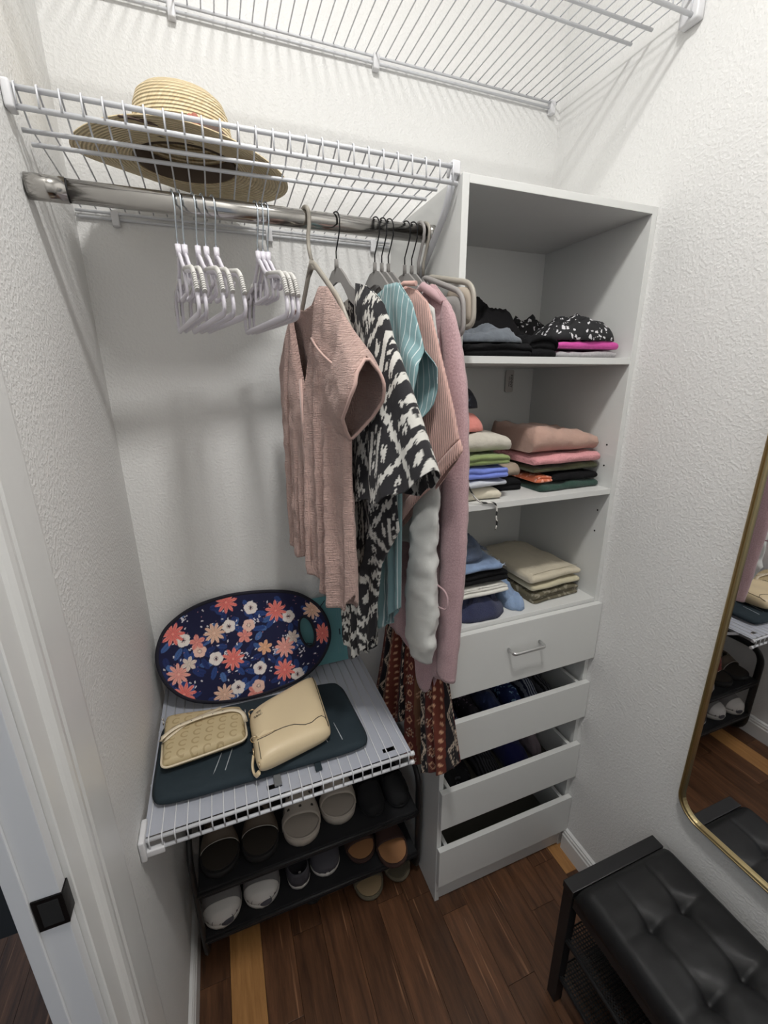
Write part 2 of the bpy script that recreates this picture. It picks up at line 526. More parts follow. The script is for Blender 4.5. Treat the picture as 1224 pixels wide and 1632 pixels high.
# drawers: front + box
DR = [(0.838, 1.034, 0.0), (0.606, 0.745, 0.012), (0.346, 0.491, 0.012), (0.093, 0.250, 0.012)]
for i, (z0, z1, _) in enumerate(DR):
    f = tpart('drawer_front', TL+0.0015, TR-0.0015, -TD-0.0185, -TD-0.0012, z0, z1, 0.0015)
    bz0, bz1 = z0+0.02, z1-0.012
    if i: bz1 = z1-0.004
    for (a, b) in ((TL+PT+0.012, TL+PT+0.024), (TR-PT-0.024, TR-PT-0.012)):
        sub('drawer_side', f, M_melamine, a, b, -TD-0.001, -0.04, bz0, bz1)
    sub('drawer_back', f, M_melamine, TL+PT+0.0245, TR-PT-0.0245, -0.052, -0.04, bz0, bz1)
    sub('drawer_bottom', f, M_drawer_shade, TL+PT+0.0245, TR-PT-0.0245, -TD-0.001, -0.0525, bz0+0.002, bz0+0.006, 0.0005)
    for a, b in ((TL+PT+0.0006, TL+PT+0.0114), (TR-PT-0.0114, TR-PT-0.0006)):
        sub('drawer_slide', f, M_wire, a, b, -TD+0.004, -0.05, bz0+0.005, bz0+0.04, 0.001)
    if i == 0:
        bm = bmesh.new()
        tx, ty, _ = tower.location
        xa, xb = 0.953-tx, 1.062-tx
        yF = -TD-0.0185-ty
        zc = 0.955
        pts = rounded([(xa, yF+0.001, zc), (xa, yF-0.028, zc), (xb, yF-0.028, zc), (xb, yF+0.001, zc)], 0.009, 5)
        tube(bm, pts, 0.0048, 10, flat=(0.0055, 0.004, (0, 0, 1)))
        tag(obj('handle', bm, M_handle, f, True), 'satin metal bar pull')

# ------------------------------------------------------------------ wire shelves
def wire_shelf(label, x0, x1, n, path_fn, rods, extra=None, pick=True):
    t = thing('wire_shelf', label, 'shelf', ((x0+x1)/2, 0, 0), 0)
    ox = t.location.x
    cache = {}
    for i in range(n):
        x = x0+0.012+(x1-x0-0.024)*i/(n-1)
        bm = bmesh.new()
        tube(bm, [Vector((x-ox, y, z)) for y, z in path_fn((x-x0)/(x1-x0))], 0.00155, 6)
        obj('wire', bm, M_wire, t, True)
    for name, f0, f1, r in rods:
        bm = bmesh.new()
        tube(bm, [Vector((x0-ox, f0[0], f0[1])), Vector((x1-ox-(f1[2] if len(f1) > 2 else 0), f1[0], f1[1]))], r, 10)
        obj(name, bm, M_wire, t, True)
    return t
def lerp(a, b, t): return a+(b-a)*t
# upper shelf (hat shelf)
def up_path(f):
    yf, zf = lerp(-0.332, -0.376, f), lerp(2.120, 2.101, f)
    gap = lerp(0.025, 0.029, f)
    y3, z3, y4, z4 = lerp(-0.290, -0.312, f), lerp(2.083, 2.083, f), lerp(-0.250, -0.261, f), lerp(2.080, 2.082, f)
    return [(yf-0.007, zf-gap), (yf-0.006, zf+0.004), (yf-0.002, zf+0.0065), (y3, z3+0.0055), (y4, z4+0.0055), (-0.008, 2.066)]
upper = wire_shelf('white wire shelf holding the straw hat above the chrome hanging rod', 0.004, 0.748, 26, up_path, [
    ('front_rod', (-0.332, 2.120), (-0.376, 2.101), 0.0042), ('lip_rod', (-0.334, 2.095), (-0.379, 2.072), 0.0042),
    ('deck_rod', (-0.290, 2.083), (-0.312, 2.083, 0.012), 0.0036), ('deck_rod', (-0.250, 2.080), (-0.261, 2.082, 0.012), 0.0036),
    ('back_rod', (-0.008, 2.060), (-0.008, 2.060), 0.003), ('back_rod', (-0.006, 2.049), (-0.006, 2.049), 0.003)])
ox = upper.location.x
# end bracket on the left wall, small end clips on the right, wall clips at the back
bm = bmesh.new(); bx(bm, 0.001-ox, 0.013-ox, -0.346, -0.322, 2.088, 2.125, 0.004); obj('end_bracket', bm, M_plastic, upper, True)
bm = bmesh.new(); bx(bm, 0.735-ox, 0.7535-ox, -0.380, -0.355, 2.088, 2.112, 0.003); obj('end_clip', bm, M_plastic, upper, True)
for xc in (0.08, 0.42, 0.70):
    bm = bmesh.new(); bx(bm, xc-0.008-ox, xc+0.008-ox, -0.0125, -0.0006, 2.034, 2.066, 0.003); obj('wall_clip', bm, M_plastic, upper, True)
# support brace at the right end
bm = bmesh.new()
tube(bm, rounded([Vector((0.743-ox, -0.374, 2.092)), Vector((0.743-ox, -0.342, 2.035)), Vector((0.743-ox, -0.211, 1.932)), Vector((0.743-ox, -0.02, 1.782))], 0.03, 4), 0.007, 8, flat=(0.0085, 0.0045, (1, 0, 0)))
obj('support_brace', bm, M_wire, upper, True)

# high shelf along the whole back wall
ZH = 2.462
def hi_path(f): return [(-0.413, ZH-0.033), (-0.413, ZH+0.005), (-0.408, ZH+0.006), (-0.012, ZH+0.0035)]
high = wire_shelf('long white wire shelf high up across the whole back wall', 0.004, XR-0.012, 48, hi_path, [
    ('front_rod', (-0.412, ZH), (-0.412, ZH), 0.0042), ('lip_rod', (-0.4145, ZH-0.034), (-0.4145, ZH-0.034), 0.0042),
    ('deck_rod', (-0.312, ZH), (-0.312, ZH, 0.004), 0.0036), ('deck_rod', (-0.262, ZH), (-0.262, ZH, 0.01), 0.0036),
    ('back_rod', (-0.012, ZH), (-0.012, ZH, 0.012), 0.003), ('back_rod', (-0.009, ZH-0.011), (-0.009, ZH-0.011, 0.012), 0.003)])
ox = high.location.x
bm = bmesh.new(); bx(bm, XR-0.022-ox, XR-0.001-ox, -0.428, -0.385, ZH-0.045, ZH+0.012, 0.006); obj('end_bracket', bm, M_plastic, high, True)
bm = bmesh.new(); bx(bm, 0.001-ox, 0.022-ox, -0.428, -0.385, ZH-0.045, ZH+0.012, 0.006); obj('end_bracket', bm, M_plastic, high, True)
for xc in (0.25, 0.712, 1.258):
    bm = bmesh.new(); bx(bm, xc-0.008-ox, xc+0.008-ox, -0.018, -0.0006, ZH-0.026, ZH+0.006, 0.003); obj('wall_clip', bm, M_plastic, high, True)

# low shelf with liner
ZL = 0.800
def lo_path(f): return [(-0.501, ZL-0.030), (-0.501, ZL-0.001), (-0.497, ZL+0.0008), (-0.010, ZL+0.0008)]
low = wire_shelf('low white wire shelf with frosted liner under the floral board and handbags', 0.006, 0.612, 25, lo_path, [
    ('front_rod', (-0.497, ZL-0.004), (-0.497, ZL-0.004), 0.0042), ('lip_rod', (-0.4975, ZL-0.031), (-0.4975, ZL-0.031), 0.0042),
    ('deck_rod', (-0.36, ZL-0.0045), (-0.36, ZL-0.0045), 0.0032), ('deck_rod', (-0.19, ZL-0.0045), (-0.19, ZL-0.0045), 0.0032),
    ('back_rod', (-0.010, ZL-0.004), (-0.010, ZL-0.004), 0.003)])
ox = low.location.x
m, nt, p = nodemat('frosted_liner')
p.inputs['Base Color'].default_value = srgb(196, 200, 212); p.inputs['Roughness'].default_value = 0.4
p.inputs['Transmission Weight'].default_value = 0.25
M_liner = m
def liner():
    bm = bmesh.new()
    slots = [(0.258, 0.292), (0.543, 0.578)]
    xs = [0.008, 0.258, 0.292, 0.543, 0.578, 0.610]
    ys = [-0.492, -0.474, -0.462, -0.006]
    for i in range(5):
        for j in range(3):
            if j == 1 and i in (1, 3): continue
            vs = [bm.verts.new((a-ox, b, ZL-0.0002)) for a, b in ((xs[i], ys[j]), (xs[i+1], ys[j]), (xs[i+1], ys[j+1]), (xs[i], ys[j+1]))]
            bm.faces.new(vs)
    bmesh.ops.remove_doubles(bm, verts=bm.verts, dist=1e-5)
    return bm
tag(obj('shelf_liner', liner(), M_liner, low), 'frosted plastic liner with oval slots')
bm = bmesh.new(); bx(bm, 0.0008-ox, 0.0125-ox, -0.512, -0.455, ZL-0.042, ZL+0.010, 0.004); bx(bm, 0.006-ox, 0.045-ox, -0.506, -0.492, ZL-0.040, ZL-0.024, 0.003); obj('end_bracket', bm, M_plastic, low, True)
for (a, b, y, z) in ((0.606, 0.616, -0.497, ZL-0.004), (0.606, 0.616, -0.4975, ZL-0.031)):
    bm = bmesh.new(); tube(bm, [(a-ox, y, z), (b-ox, y, z)], 0.0058, 10); obj('end_cap', bm, M_plastic, low, True)
# front leg brace hidden behind the shoes carries the free end
bm = bmesh.new(); tube(bm, [(0.600-ox, -0.44, ZL-0.010), (0.600-ox, -0.012, ZL-0.27)], 0.006, 8); obj('support_brace', bm, M_wire, low, True)

# ------------------------------------------------------------------ hanging rod
RA, RB = Vector((0.001, -0.320, 1.9965)), Vector((0.7535, -0.264, 2.0125))
rod = thing('hanging_rod', 'round brushed metal closet rod fixed between wall and tower', 'rod', tuple(RA))
def rp(x):
    t = (x-RA.x)/(RB.x-RA.x); return RA+(RB-RA)*t
RR = 0.0175
bm = bmesh.new(); tube(bm, [rp(0.0587)-RA, RB-RA+Vector((-0.003, 0, 0))], RR*0.98, 24); obj('tube', bm, M_chrome, rod, True)
bm = bmesh.new(); tube(bm, [rp(0.002)-RA, rp(0.056)-RA], RR*1.06, 24); obj('outer_sleeve', bm, M_chrome, rod, True)
bm = bmesh.new(); tube(bm, [rp(0.0562)-RA, rp(0.0585)-RA], RR*0.98, 24); obj('joint_ring', bm, M_dark, rod, True)
bm = bmesh.new(); tube(bm, [rp(0.735)-RA, rp(0.753)-RA], RR*1.15, 24); obj('end_cup', bm, M_chrome, rod, True)

# ------------------------------------------------------------------ mirror
def rrect(y0, y1, z0, z1, r, n=10):
    pts = []
    for cy, cz, a0 in ((y1-r, z1-r, 0), (y0+r, z1-r, 90), (y0+r, z0+r, 180), (y1-r, z0+r, 270)):
        for k in range(n+1):
            a = math.radians(a0+90*k/n)
            pts.append((cy+r*math.cos(a), cz+r*math.sin(a)))
    return pts
MY1, MY0, MZ0, MZ1 = -0.738, -1.30, 0.597, 2.10
mirror = thing('wall_mirror', 'tall wall mirror with rounded corners and thin brass frame on right wall', 'mirror', (XR, (MY0+MY1)/2, MZ0))
def mring(inset, x): return [Vector((x-XR, y-(MY0+MY1)/2, z-MZ0)) for y, z in rrect(MY0+inset, MY1-inset, MZ0+inset, MZ1-inset, 0.062-inset*0.8)]
bm = bmesh.new()
prof = [(0, XR-0.001), (0, XR-0.022), (0.0022, XR-0.0245), (0.0052, XR-0.0245), (0.0064, XR-0.0215), (0.0078, XR-0.0215), (0.009, XR-0.0235), (0.0118, XR-0.0225), (0.0125, XR-0.014)]
loft(bm, [mring(i, x) for i, x in prof], True, False)
obj('frame', bm, M_brass, mirror)
bm = bmesh.new()
bm.faces.new([bm.verts.new(v) for v in mring(0.012, XR-0.016)])
g = bmesh.ops.extrude_face_region(bm, geom=bm.faces[:])
bmesh.ops.translate(bm, verts=[v for v in g['geom'] if isinstance(v, bmesh.types.BMVert)], vec=(0.014, 0, 0))
bmesh.ops.recalc_face_normals(bm, faces=bm.faces)
obj('glass', bm, M_mirror, mirror)

# ------------------------------------------------------------------ tufted bench
BX0, BX1, BY1, BY0, BZ = 0.956, 1.270, -0.703, -1.62, 0.452
bench = thing('shoe_bench', 'black tufted bench with metal frame and mesh shelves under the mirror', 'bench', ((BX0+BX1)/2, (BY0+BY1)/2, 0))
bxo, byo = bench.location.x, bench.location.y
def bpart(name, m, *a, bev=0.002):
    return box(name, m, bench, a[0]-bxo, a[1]-bxo, a[2]-byo, a[3]-byo, a[4], a[5], bev)
for y in (BY1-0.030, BY0):
    for xx in (BX0, BX1-0.026):
        bpart('leg', M_blackmetal, xx, xx+0.026, y, y+0.030, 0.0008, BZ-0.0225)
    bpart('end_rail', M_blackmetal, BX0-0.003, BX1+0.003, y-0.003, y+0.031, BZ-0.022, BZ, bev=0.002)
for xx in (BX0+0.002, BX1-0.022):
    bpart('side_rail', M_blackmetal, xx, xx+0.020, BY0+0.032, BY1-0.0335, BZ-0.055, BZ-0.026)
# cushion
CX0, CX1, CY1, CY0 = BX0-0.002, BX1+0.002, BY1-0.035, BY0+0.032
def cushion():
    bm = bmesh.new()
    nu, nv = 60, 150
    tx = [1.060, 1.165]; ty = [-0.866-0.133*k for k in range(6)]
    vs = {}
    for i in range(nu+1):
        for j in range(nv+1):
            x = lerp(CX0, CX1, i/nu); y = lerp(CY0, CY1, j/nv)
            u, v = abs(2*i/nu-1), abs(2*j/nv-1)
            ex = min(i, nu-i)/nu*(CX1-CX0); ey = min(j, nv-j)/nv*(CY1-CY0)
            e = min(1, ex/0.03); f = min(1, ey/0.03)
            z = BZ-0.012+0.042*math.sqrt(max(0, 1-(1-e)**2))*math.sqrt(max(0, 1-(1-f)**2))
            d2_ = min((x-a)**2+(y-b)**2 for a in tx for b in ty)
            cr = 0
            for a in tx:
                near = min(abs(y-b) for b in ty)
                cr = max(cr, math.exp(-((x-a)/0.006)**2)*(0.35+0.65*math.exp(-(near/0.035)**2)))
            for b in ty:
                near = min(abs(x-a) for a in tx)
                cr = max(cr, math.exp(-((y-b)/0.006)**2)*(0.2+0.8*math.exp(-(near/0.03)**2)))
            z -= 0.0055*cr*e*f+0.008*math.exp(-d2_/(0.011**2))+0.010*math.exp(-d2_/(0.020**2))+0.004*math.exp(-d2_/(0.045**2))
            z += 0.0012*fbm(x, y, 0, 22)*e*f
            vs[i, j] = bm.verts.new((x-bxo, y-byo, z))
    for i in range(nu):
        for j in range(nv):
            bm.faces.new((vs[i, j], vs[i+1, j], vs[i+1, j+1], vs[i, j+1]))
    # skirt down to the base
    loop = [vs[i, 0] for i in range(nu)]+[vs[nu, j] for j in range(nv)]+[vs[i, nv] for i in range(nu, 0, -1)]+[vs[0, j] for j in range(nv, 0, -1)]
    low_ = [bm.verts.new((v.co.x*0.985, v.co.y*0.996, BZ-0.026)) for v in loop]
    n = len(loop)
    for k in range(n):
        bm.faces.new((loop[k], low_[k], low_[(k+1) % n], loop[(k+1) % n]))
    bm.faces.new(list(reversed(low_)))
    bmesh.ops.recalc_face_normals(bm, faces=bm.faces)
    return bm
tag(obj('cushion', cushion(), M_leather, bench, True), 'tufted black faux leather cushion')
# mesh shelves
def mesh_shelf(z):
    bm = bmesh.new()
    for y0 in (BY1-0.006, BY0+0.006):
        pass
    fr = [(BX0+0.006, BY0+0.012), (BX1-0.006, BY0+0.012), (BX1-0.006, BY1-0.012), (BX0+0.006, BY1-0.012)]
    tube(bm, [Vector((x-bxo, y-byo, z)) for x, y in fr], 0.005, 6, closed=True)
    o = obj('shelf_frame', bm, M_blackmetal, bench, True)
    bm = bmesh.new()
    n = 38
    for k in range(1, n):
        x = lerp(fr[0][0], fr[1][0], k/n)
        bx(bm, x-bxo-0.0014, x-bxo+0.0014, fr[0][1]-byo, fr[2][1]-byo, z-0.0009, z+0.0009)
    n = 110
    for k in range(1, n):
        y = lerp(fr[0][1], fr[2][1], k/n)
        bx(bm, fr[0][0]-bxo, fr[1][0]-bxo, y-byo-0.0014, y-byo+0.0014, z-0.0009, z+0.0009)
    s = obj('wire_mesh', bm, M_blackmetal, o); s['kind'] = 'stuff'
mesh_shelf(0.262); mesh_shelf(0.108)

# ------------------------------------------------------------------ shoe rack
KX0, KX1, KY0, KY1 = 0.034, 0.742, -0.298, -0.022
rack = thing('shoe_rack', 'low black two tier shoe rack with rounded side frames under shelf', 'rack', ((KX0+KX1)/2, (KY0+KY1)/2, 0))
kx, ky = rack.location.x, rack.location.y
for xx in (KX0+0.006, KX1-0.006):
    bm = bmesh.new()
    lp = rounded_loop([(xx-kx, KY0+0.012-ky, 0.0125), (xx-kx, KY1-0.012-ky, 0.0125), (xx-kx, KY1-0.012-ky, 0.472), (xx-kx, KY0+0.012-ky, 0.472)], 0.085, 8)
    tube(bm, lp, 0.01, 8, closed=True, flat=(0.008, 0.016, (1, 0, 0)))
    obj('side_frame', bm, M_blackmetal, rack, True)
for z in (0.128, 0.318):
    bm = bmesh.new()
    bx(bm, KX0+0.013-kx, KX1-0.013-kx, KY0+0.006-ky, KY1-0.004-ky, z-0.004, z, 0.001)
    bx(bm, KX0+0.013-kx, KX1-0.013-kx, KY0+0.002-ky, KY0+0.008-ky, z-0.030, z+0.001, 0.001)
    sh = obj('shelf', bm, M_blackfabric, rack)
    for yy in (KY0+0.003, KY1-0.006):
        bm = bmesh.new(); tube(bm, [(KX0+0.008-kx, yy-ky, z-0.012), (KX1-0.008-kx, yy-ky, z-0.012)], 0.0062, 8); obj('rail', bm, M_blackmetal, sh, True)

# ------------------------------------------------------------------ hangers (local frame: X towards the room, Z from the rod centre)
def hook_pts(z_end, r=0.0205, dx=0.0, n=16):
    """question-mark hook over the rod: starts at the neck, rises, loops over"""
    pts = [Vector((0, 0, z_end)), Vector((0, 0, z_end*0.55-0.012))]
    pts += [Vector((0.012, 0, -0.030)), Vector((0.020, 0, -0.014))]
    for k in range(n+1):
        a = math.radians(-20+215*k/n)
        pts.append(Vector((r*math.cos(a), 0, r*math.sin(a))))
    return pts
def hang_loc(x, phi=12):
    q = rp(x)
    return (q.x, q.y, q.z), -(PI/2-math.radians(phi))

def white_hanger():
    t = thing('clothes_hanger', '', 'hanger')
    bm = bmesh.new(); tube(bm, hook_pts(-0.070), 0.0014, 8); tag(obj('hook', bm, M_steel, t, True), 'bluish steel hook')
    W, zb, zn = 0.163, -0.199, -0.080
    bm = bmesh.new(); tube(bm, [(0, 0, -0.064), (0, 0, zn-0.004)], 0.0052, 10); obj('neck', bm, M_hgwhite, t, True)
    bm = bmesh.new()
    lp = rounded_loop([(0, 0, zn+0.006), (0.040, 0, zn-0.034), (W-0.022, 0, zn-0.052), (W, 0, zb), (-W, 0, zb), (-W+0.022, 0, zn-0.052), (-0.040, 0, zn-0.034)], 0.026, 5)
    tube(bm, lp, 0.004, 8, closed=True, flat=(0.0032, 0.0058, (0, 1, 0)))
    obj('frame', bm, M_hgwhite, t, True)
    bm = bmesh.new()
    lp = rounded([(-0.036, 0, zn-0.034), (-0.050, 0, zn-0.072), (0.050, 0, zn-0.072), (0.036, 0, zn-0.034)], 0.012, 4)
    tube(bm, lp, 0.003, 6, flat=(0.0028, 0.0042, (0, 1, 0))); obj('tie_bar', bm, M_hgwhite, t, True)
    for s in (-1, 1):
        bm = bmesh.new()
        pts = rounded([Vector((s*0.050, 0, zn-0.0345)), Vector((s*(W-0.020), 0, zn-0.050)), Vector((s*(W-0.0035), 0, zb+0.032))], 0.026, 6)
        tube(bm, pts, 0.005, 8, flat=(0.0036, 0.0054, (0, 1, 0)))
        a, b = Vector((s*(W-0.017), 0, zn-0.060)), Vector((s*(W-0.004), 0, zb+0.034))
        for k in range(8):
            q = a.lerp(b, k/7); d = (b-a).normalized()*0.0012
            tube(bm, [q-d, q+d], 0.0072, 8, flat=(0.0040, 0.0068, (0, 1, 0)))
        tag(obj('grip', bm, M_grip, t, True), 'ridged grey shoulder grip')
        bm = bmesh.new()
        tube(bm, [Vector((s*0.085, 0, zn-0.044)), Vector((s*0.085, 0, zn-0.058)), Vector((s*0.090, 0, zn-0.066)), Vector((s*0.098, 0, zn-0.066)), Vector((s*0.101, 0, zn-0.058))], 0.0026, 6)
        obj('strap_hook', bm, M_hgwhite, t, True)
    return t
wh = [(0.2125, 9, 'white plastic hanger, leftmost of all on the rod'), (0.2238, 9, 'white plastic hanger, second from the left on the rod'),
      (0.246, 11, 'white plastic hanger, first of the middle empty trio'), (0.261, 11, 'white plastic hanger, middle one of the middle empty trio'),
      (0.279, 11.5, 'white plastic hanger, last of the middle empty trio'), (0.356, 9, 'white plastic hanger, left one of the empty trio by the pink blouse'),
      (0.366, 9, 'white plastic hanger, centre one of the empty trio by the pink blouse'), (0.376, 9, 'white plastic hanger closest to the pink blouse')]
base = white_hanger()
for i, (x, phi, lab) in enumerate(wh):
    h = base if i == 0 else copy_tree(base)
    h.location, rz = hang_loc(x, phi); h.rotation_euler = (0.0, 0.008*math.sin(i*2.1), rz)
    tag(h, lab, 'hanger', 'empty white hangers on the rod')

def velvet_hanger():
    t = thing('velvet_hanger', '', 'hanger')
    bm = bmesh.new(); tube(bm, hook_pts(-0.072), 0.00145, 8); tag(obj('hook', bm, M_blackwire, t, True), 'thin black wire hook')
    bm = bmesh.new(); tube(bm, [(0, 0, -0.066), (0, 0, -0.086)], 0.0045, 10); obj('neck', bm, M_velvet, t, True)
    bm = bmesh.new()
    up = [(0.0, -0.083), (0.018, -0.086), (0.035, -0.100), (0.060, -0.124), (0.09, -0.142), (0.12, -0.166), (0.150, -0.194), (0.160, -0.210), (0.160, -0.218)]
    lowp = [(0.152, -0.226), (0.138, -0.216), (0.108, -0.188), (0.08, -0.168), (0.052, -0.150), (0.036, -0.130), (0.020, -0.114), (0.0, -0.110)]
    right = up+lowp
    poly = right+[(-x, z) for x, z in reversed(right[1:-1])]
    a = [bm.verts.new((x, -0.0026, z)) for x, z in poly]; b = [bm.verts.new((x, 0.0026, z)) for x, z in poly]
    n = len(poly)
    # strip faces between upper and lower outlines, both sides
    m = len(up)
    k = n
    def strip(vs, flip):
        U = [vs[i] for i in range(len(up))]
        Lw = [vs[n_] for n_ in range(len(right)-1, len(up)-1, -1)]
        Lw = Lw+[U[-1]]
        for i in range(len(up)-1):
            q = [U[i], U[i+1], Lw[min(i+1, len(Lw)-1)], Lw[min(i, len(Lw)-1)]]
            q = list(dict.fromkeys(q))
            if len(q) > 2: bm.faces.new(q if not flip else q[::-1])
        UL = [vs[0]]+[vs[n-i] for i in range(1, len(up))]
        LL = [vs[n-i] for i in range(len(right)-2, len(up)-1, -1)]
        LL = [vs[len(right)-1]]+LL+[UL[-1]]
        for i in range(len(up)-1):
            q = [UL[i], UL[i+1], LL[min(i+1, len(LL)-1)], LL[min(i, len(LL)-1)]]
            q = list(dict.fromkeys(q))
            if len(q) > 2: bm.faces.new(q[::-1] if not flip else q)
    strip(a, False); strip(b, True)
    for i in range(n):
        bm.faces.new((a[i], a[(i+1) % n], b[(i+1) % n], b[i]))
    bmesh.ops.recalc_face_normals(bm, faces=bm.faces)
    o = obj('shoulder', bm, M_velvet, t)
    return t
vh = [(0.518, 12, 'grey velvet hanger holding the black and white ikat blouse'), (0.607, 12, 'grey velvet hanger holding the teal striped shirt'),
      (0.624, 12, 'grey velvet hanger holding the blush ribbed top'), (0.640, 12, 'grey velvet hanger holding the pale grey long sleeved top'),
      (0.681, 12, 'grey velvet hanger holding the mauve cardigan'), (0.699, 12, 'grey velvet hanger holding the patchwork dress')]
vbase = velvet_hanger()
for i, (x, phi, lab) in enumerate(vh):
    h = vbase if i == 0 else copy_tree(vbase)
    h.location, rz = hang_loc(x, phi); h.rotation_euler = (0, 0, rz)
    tag(h, lab, 'hanger', 'grey velvet hangers on the rod')

def plastic_hanger(name, label, x, phi):
    (l, rz) = hang_loc(x, phi)
    t = thing(name, label, 'hanger', l, rz)
    hp = hook_pts(-0.078, 0.0215); hp[0] = Vector((0.022, 0, -0.078)); hp[1] = Vector((0.012, 0, -0.052))
    bm = bmesh.new(); tube(bm, hp, 0.004, 10); obj('hook', bm, M_taupe, t, True)
    bm = bmesh.new()
    tube(bm, rounded([(-0.125, 0, -0.272), (-0.055, 0, -0.182), (0.022, 0, -0.077), (0.085, 0, -0.124), (0.140, 0, -0.168), (0.185, 0, -0.232)], 0.02, 4), 0.0045, 8, flat=(0.0042, 0.0062, (0, 1, 0)))
    vs = [bm.verts.new((x_+0.022, y_, z_)) for x_, y_, z_ in ((0, -0.004, -0.074), (0.026, -0.004, -0.100), (0, -0.004, -0.094), (-0.022, -0.004, -0.108), (0, 0.004, -0.074), (0.026, 0.004, -0.100), (0, 0.004, -0.094), (-0.022, 0.004, -0.108))]
    for f in ((0, 1, 2, 3), (7, 6, 5, 4), (0, 4, 5, 1), (1, 5, 6, 2), (2, 6, 7, 3), (3, 7, 4, 0)): bm.faces.new([vs[i] for i in f])
    obj('arms', bm, M_taupe, t, True)
    return t
plastic_hanger('plastic_hanger', 'thick taupe plastic hanger holding the pink gauze blouse', 0.454, 12)
def pad_hanger(label, x, phi, W, zs, mt, m2):
    (l, rz) = hang_loc(x, phi)
    t = thing('padded_hanger', label, 'hanger', l, rz)
    bm = bmesh.new(); tube(bm, hook_pts(-0.085, 0.0215), 0.0036, 10); obj('hook', bm, mt, t, True)
    for s in (-1, 1):
        lp = rounded_loop([(s*0.012, 0, -0.088), (s*W, 0, zs), (s*(W+0.006), 0, zs-0.085), (s*(W-0.075), 0, zs-0.070), (s*(W-0.09), 0, zs-0.02)], 0.030, 6)
        bm = bmesh.new(); tube(bm, lp, 0.005, 8, closed=True, flat=(0.0045, 0.006, (0, 1, 0))); fr = obj('arm_frame', bm, mt, t, True)
        bm = bmesh.new()
        sec = rounded_loop([(s*(W-0.004), 0, zs-0.004), (s*(W+0.001), 0, zs-0.080), (s*(W-0.076), 0, zs-0.068), (s*(W-0.088), 0, zs+0.004)], 0.028, 5)
        c = sum(sec, Vector())/len(sec)
        rings = [[c+(v-c)*k+Vector((0, y, 0)) for v in sec] for k, y in ((0.6, -0.0035), (1, -0.002), (1, 0.002), (0.6, 0.0035))]
        loft(bm, rings); obj('shoulder_pad', bm, m2, fr, True)
    return t
pad_hanger('taupe hanger with wide beige paddle ends, last on the rod by the tower', 0.7295, 10, 0.176, -0.130, M_taupe, M_taupepad)
pad_hanger('grey hanger with rounded paddle ends beside the mauve cardigan', 0.7165, 10, 0.162, -0.146, mat('grey_plastic', srgb(150, 146, 144), 0.5), M_velvet)

# ------------------------------------------------------------------ garments
def set_cols(o, cols):
    at = o.data.color_attributes.new('Col', 'FLOAT_COLOR', 'POINT')
    flat = []
    for c in cols: flat.extend((c[0], c[1], c[2], 1))
    at.data.foreach_set('color', flat)

def sheet(name, m, parent, far, near, ztf, ztb, zh, T, fold=(0.002, 0.012, 5), open_n=None, open_f=None, na=44, nv=56, t0=0.0, seed=0, colfn=None, lean=0.0, noise_a=0.003, hem_wave=0.004, sides=(-1, 1), back_fold=1.0):
    """a garment body: front and back sheets over (a across -1..1, v down 0..1), joined at sides and shoulders.
    far/near: side outlines (v, s); ztf/ztb: top outline of front/back (a, z); zh: hem (a, z); T: half thickness (v, t)"""
    rg = random.Random(seed)
    ph = [rg.uniform(0, 6.28) for _ in range(12)]
    verts, faces, uvs, cols = [], [], [], []
    index = {}
    for side in sides:
        for j in range(nv+1):
            v = j/nv
            Tv = interp(T, v); sf, sn = interp(far, v), interp(near, v)
            A = fold[0]+(fold[1]-fold[0])*smooth(v*1.1)
            on = interp(open_n, v) if open_n else 0
            of = interp(open_f, v) if open_f else 0
            for i in range(na+1):
                a = -1+2*i/na
                edge = 1-abs(a)**6
                shp = max(0, 1-abs(a)**3)**0.6
                t = Tv*shp
                if on: t += on*smooth((a-0.45)/0.55)
                if of: t += of*smooth((-a-0.45)/0.55)
                t *= side
                k = fold[2]
                w = 0
                for q in range(3):
                    f = k*(1, 1.9, 0.55)[q]
                    amp = (1, 0.45, 0.6)[q]
                    w += amp*math.sin(f*a*PI+ph[q+(3 if side > 0 else 0)]+0.8*math.sin(2.2*v+ph[q+6]))
                t += A*w*0.5*edge*(1 if v > 0 else 0)*(1 if side < 0 else back_fold)
                s = sf+(sn-sf)*(a+1)/2
                zt = interp(ztf if side < 0 else ztb, a)
                zb = interp(zh, a)+hem_wave*math.sin(a*9+ph[9])*edge
                z = zt+(zb-zt)*v
                nn = noise_a*smooth(v*6)*edge
                if nn:
                    t += nn*fbm(s+seed, z, side*3.0, 26)
                    s += nn*0.4*fbm(s+seed+7, z, side*3.0, 18)
                y = t0+lean*v+t
                index[side, i, j] = len(verts)
                verts.append((s, y, z))
                uvs.append((s+(0.5 if side > 0 else 0), z))
                if colfn: cols.append(colfn(s, z, a, v, side))
        for j in range(nv):
            for i in range(na):
                q = (index[side, i, j], index[side, i+1, j], index[side, i+1, j+1], index[side, i, j+1])
                faces.append(q if side > 0 else q[::-1])
    me = bpy.data.meshes.new(name)
    me.from_pydata(verts, [], faces)
    uvl = me.uv_layers.new(name='UVMap')
    li = [0]*len(me.loops); me.loops.foreach_get('vertex_index', li)
    fl = []
    for k in li: fl.extend(uvs[k])
    uvl.data.foreach_set('uv', fl)
    o = bpy.data.objects.new(name, me); COL.objects.link(o); o.parent = parent
    me.materials.append(m)
    if colfn: set_cols(o, cols)
    bm = bmesh.new(); bm.from_mesh(me)
    bmesh.ops.remove_doubles(bm, verts=bm.verts, dist=2e-4)
    bm.to_mesh(me); bm.free()
    me.polygons.foreach_set('use_smooth', [True]*len(me.polygons))
    return solid(o, 0.0014)

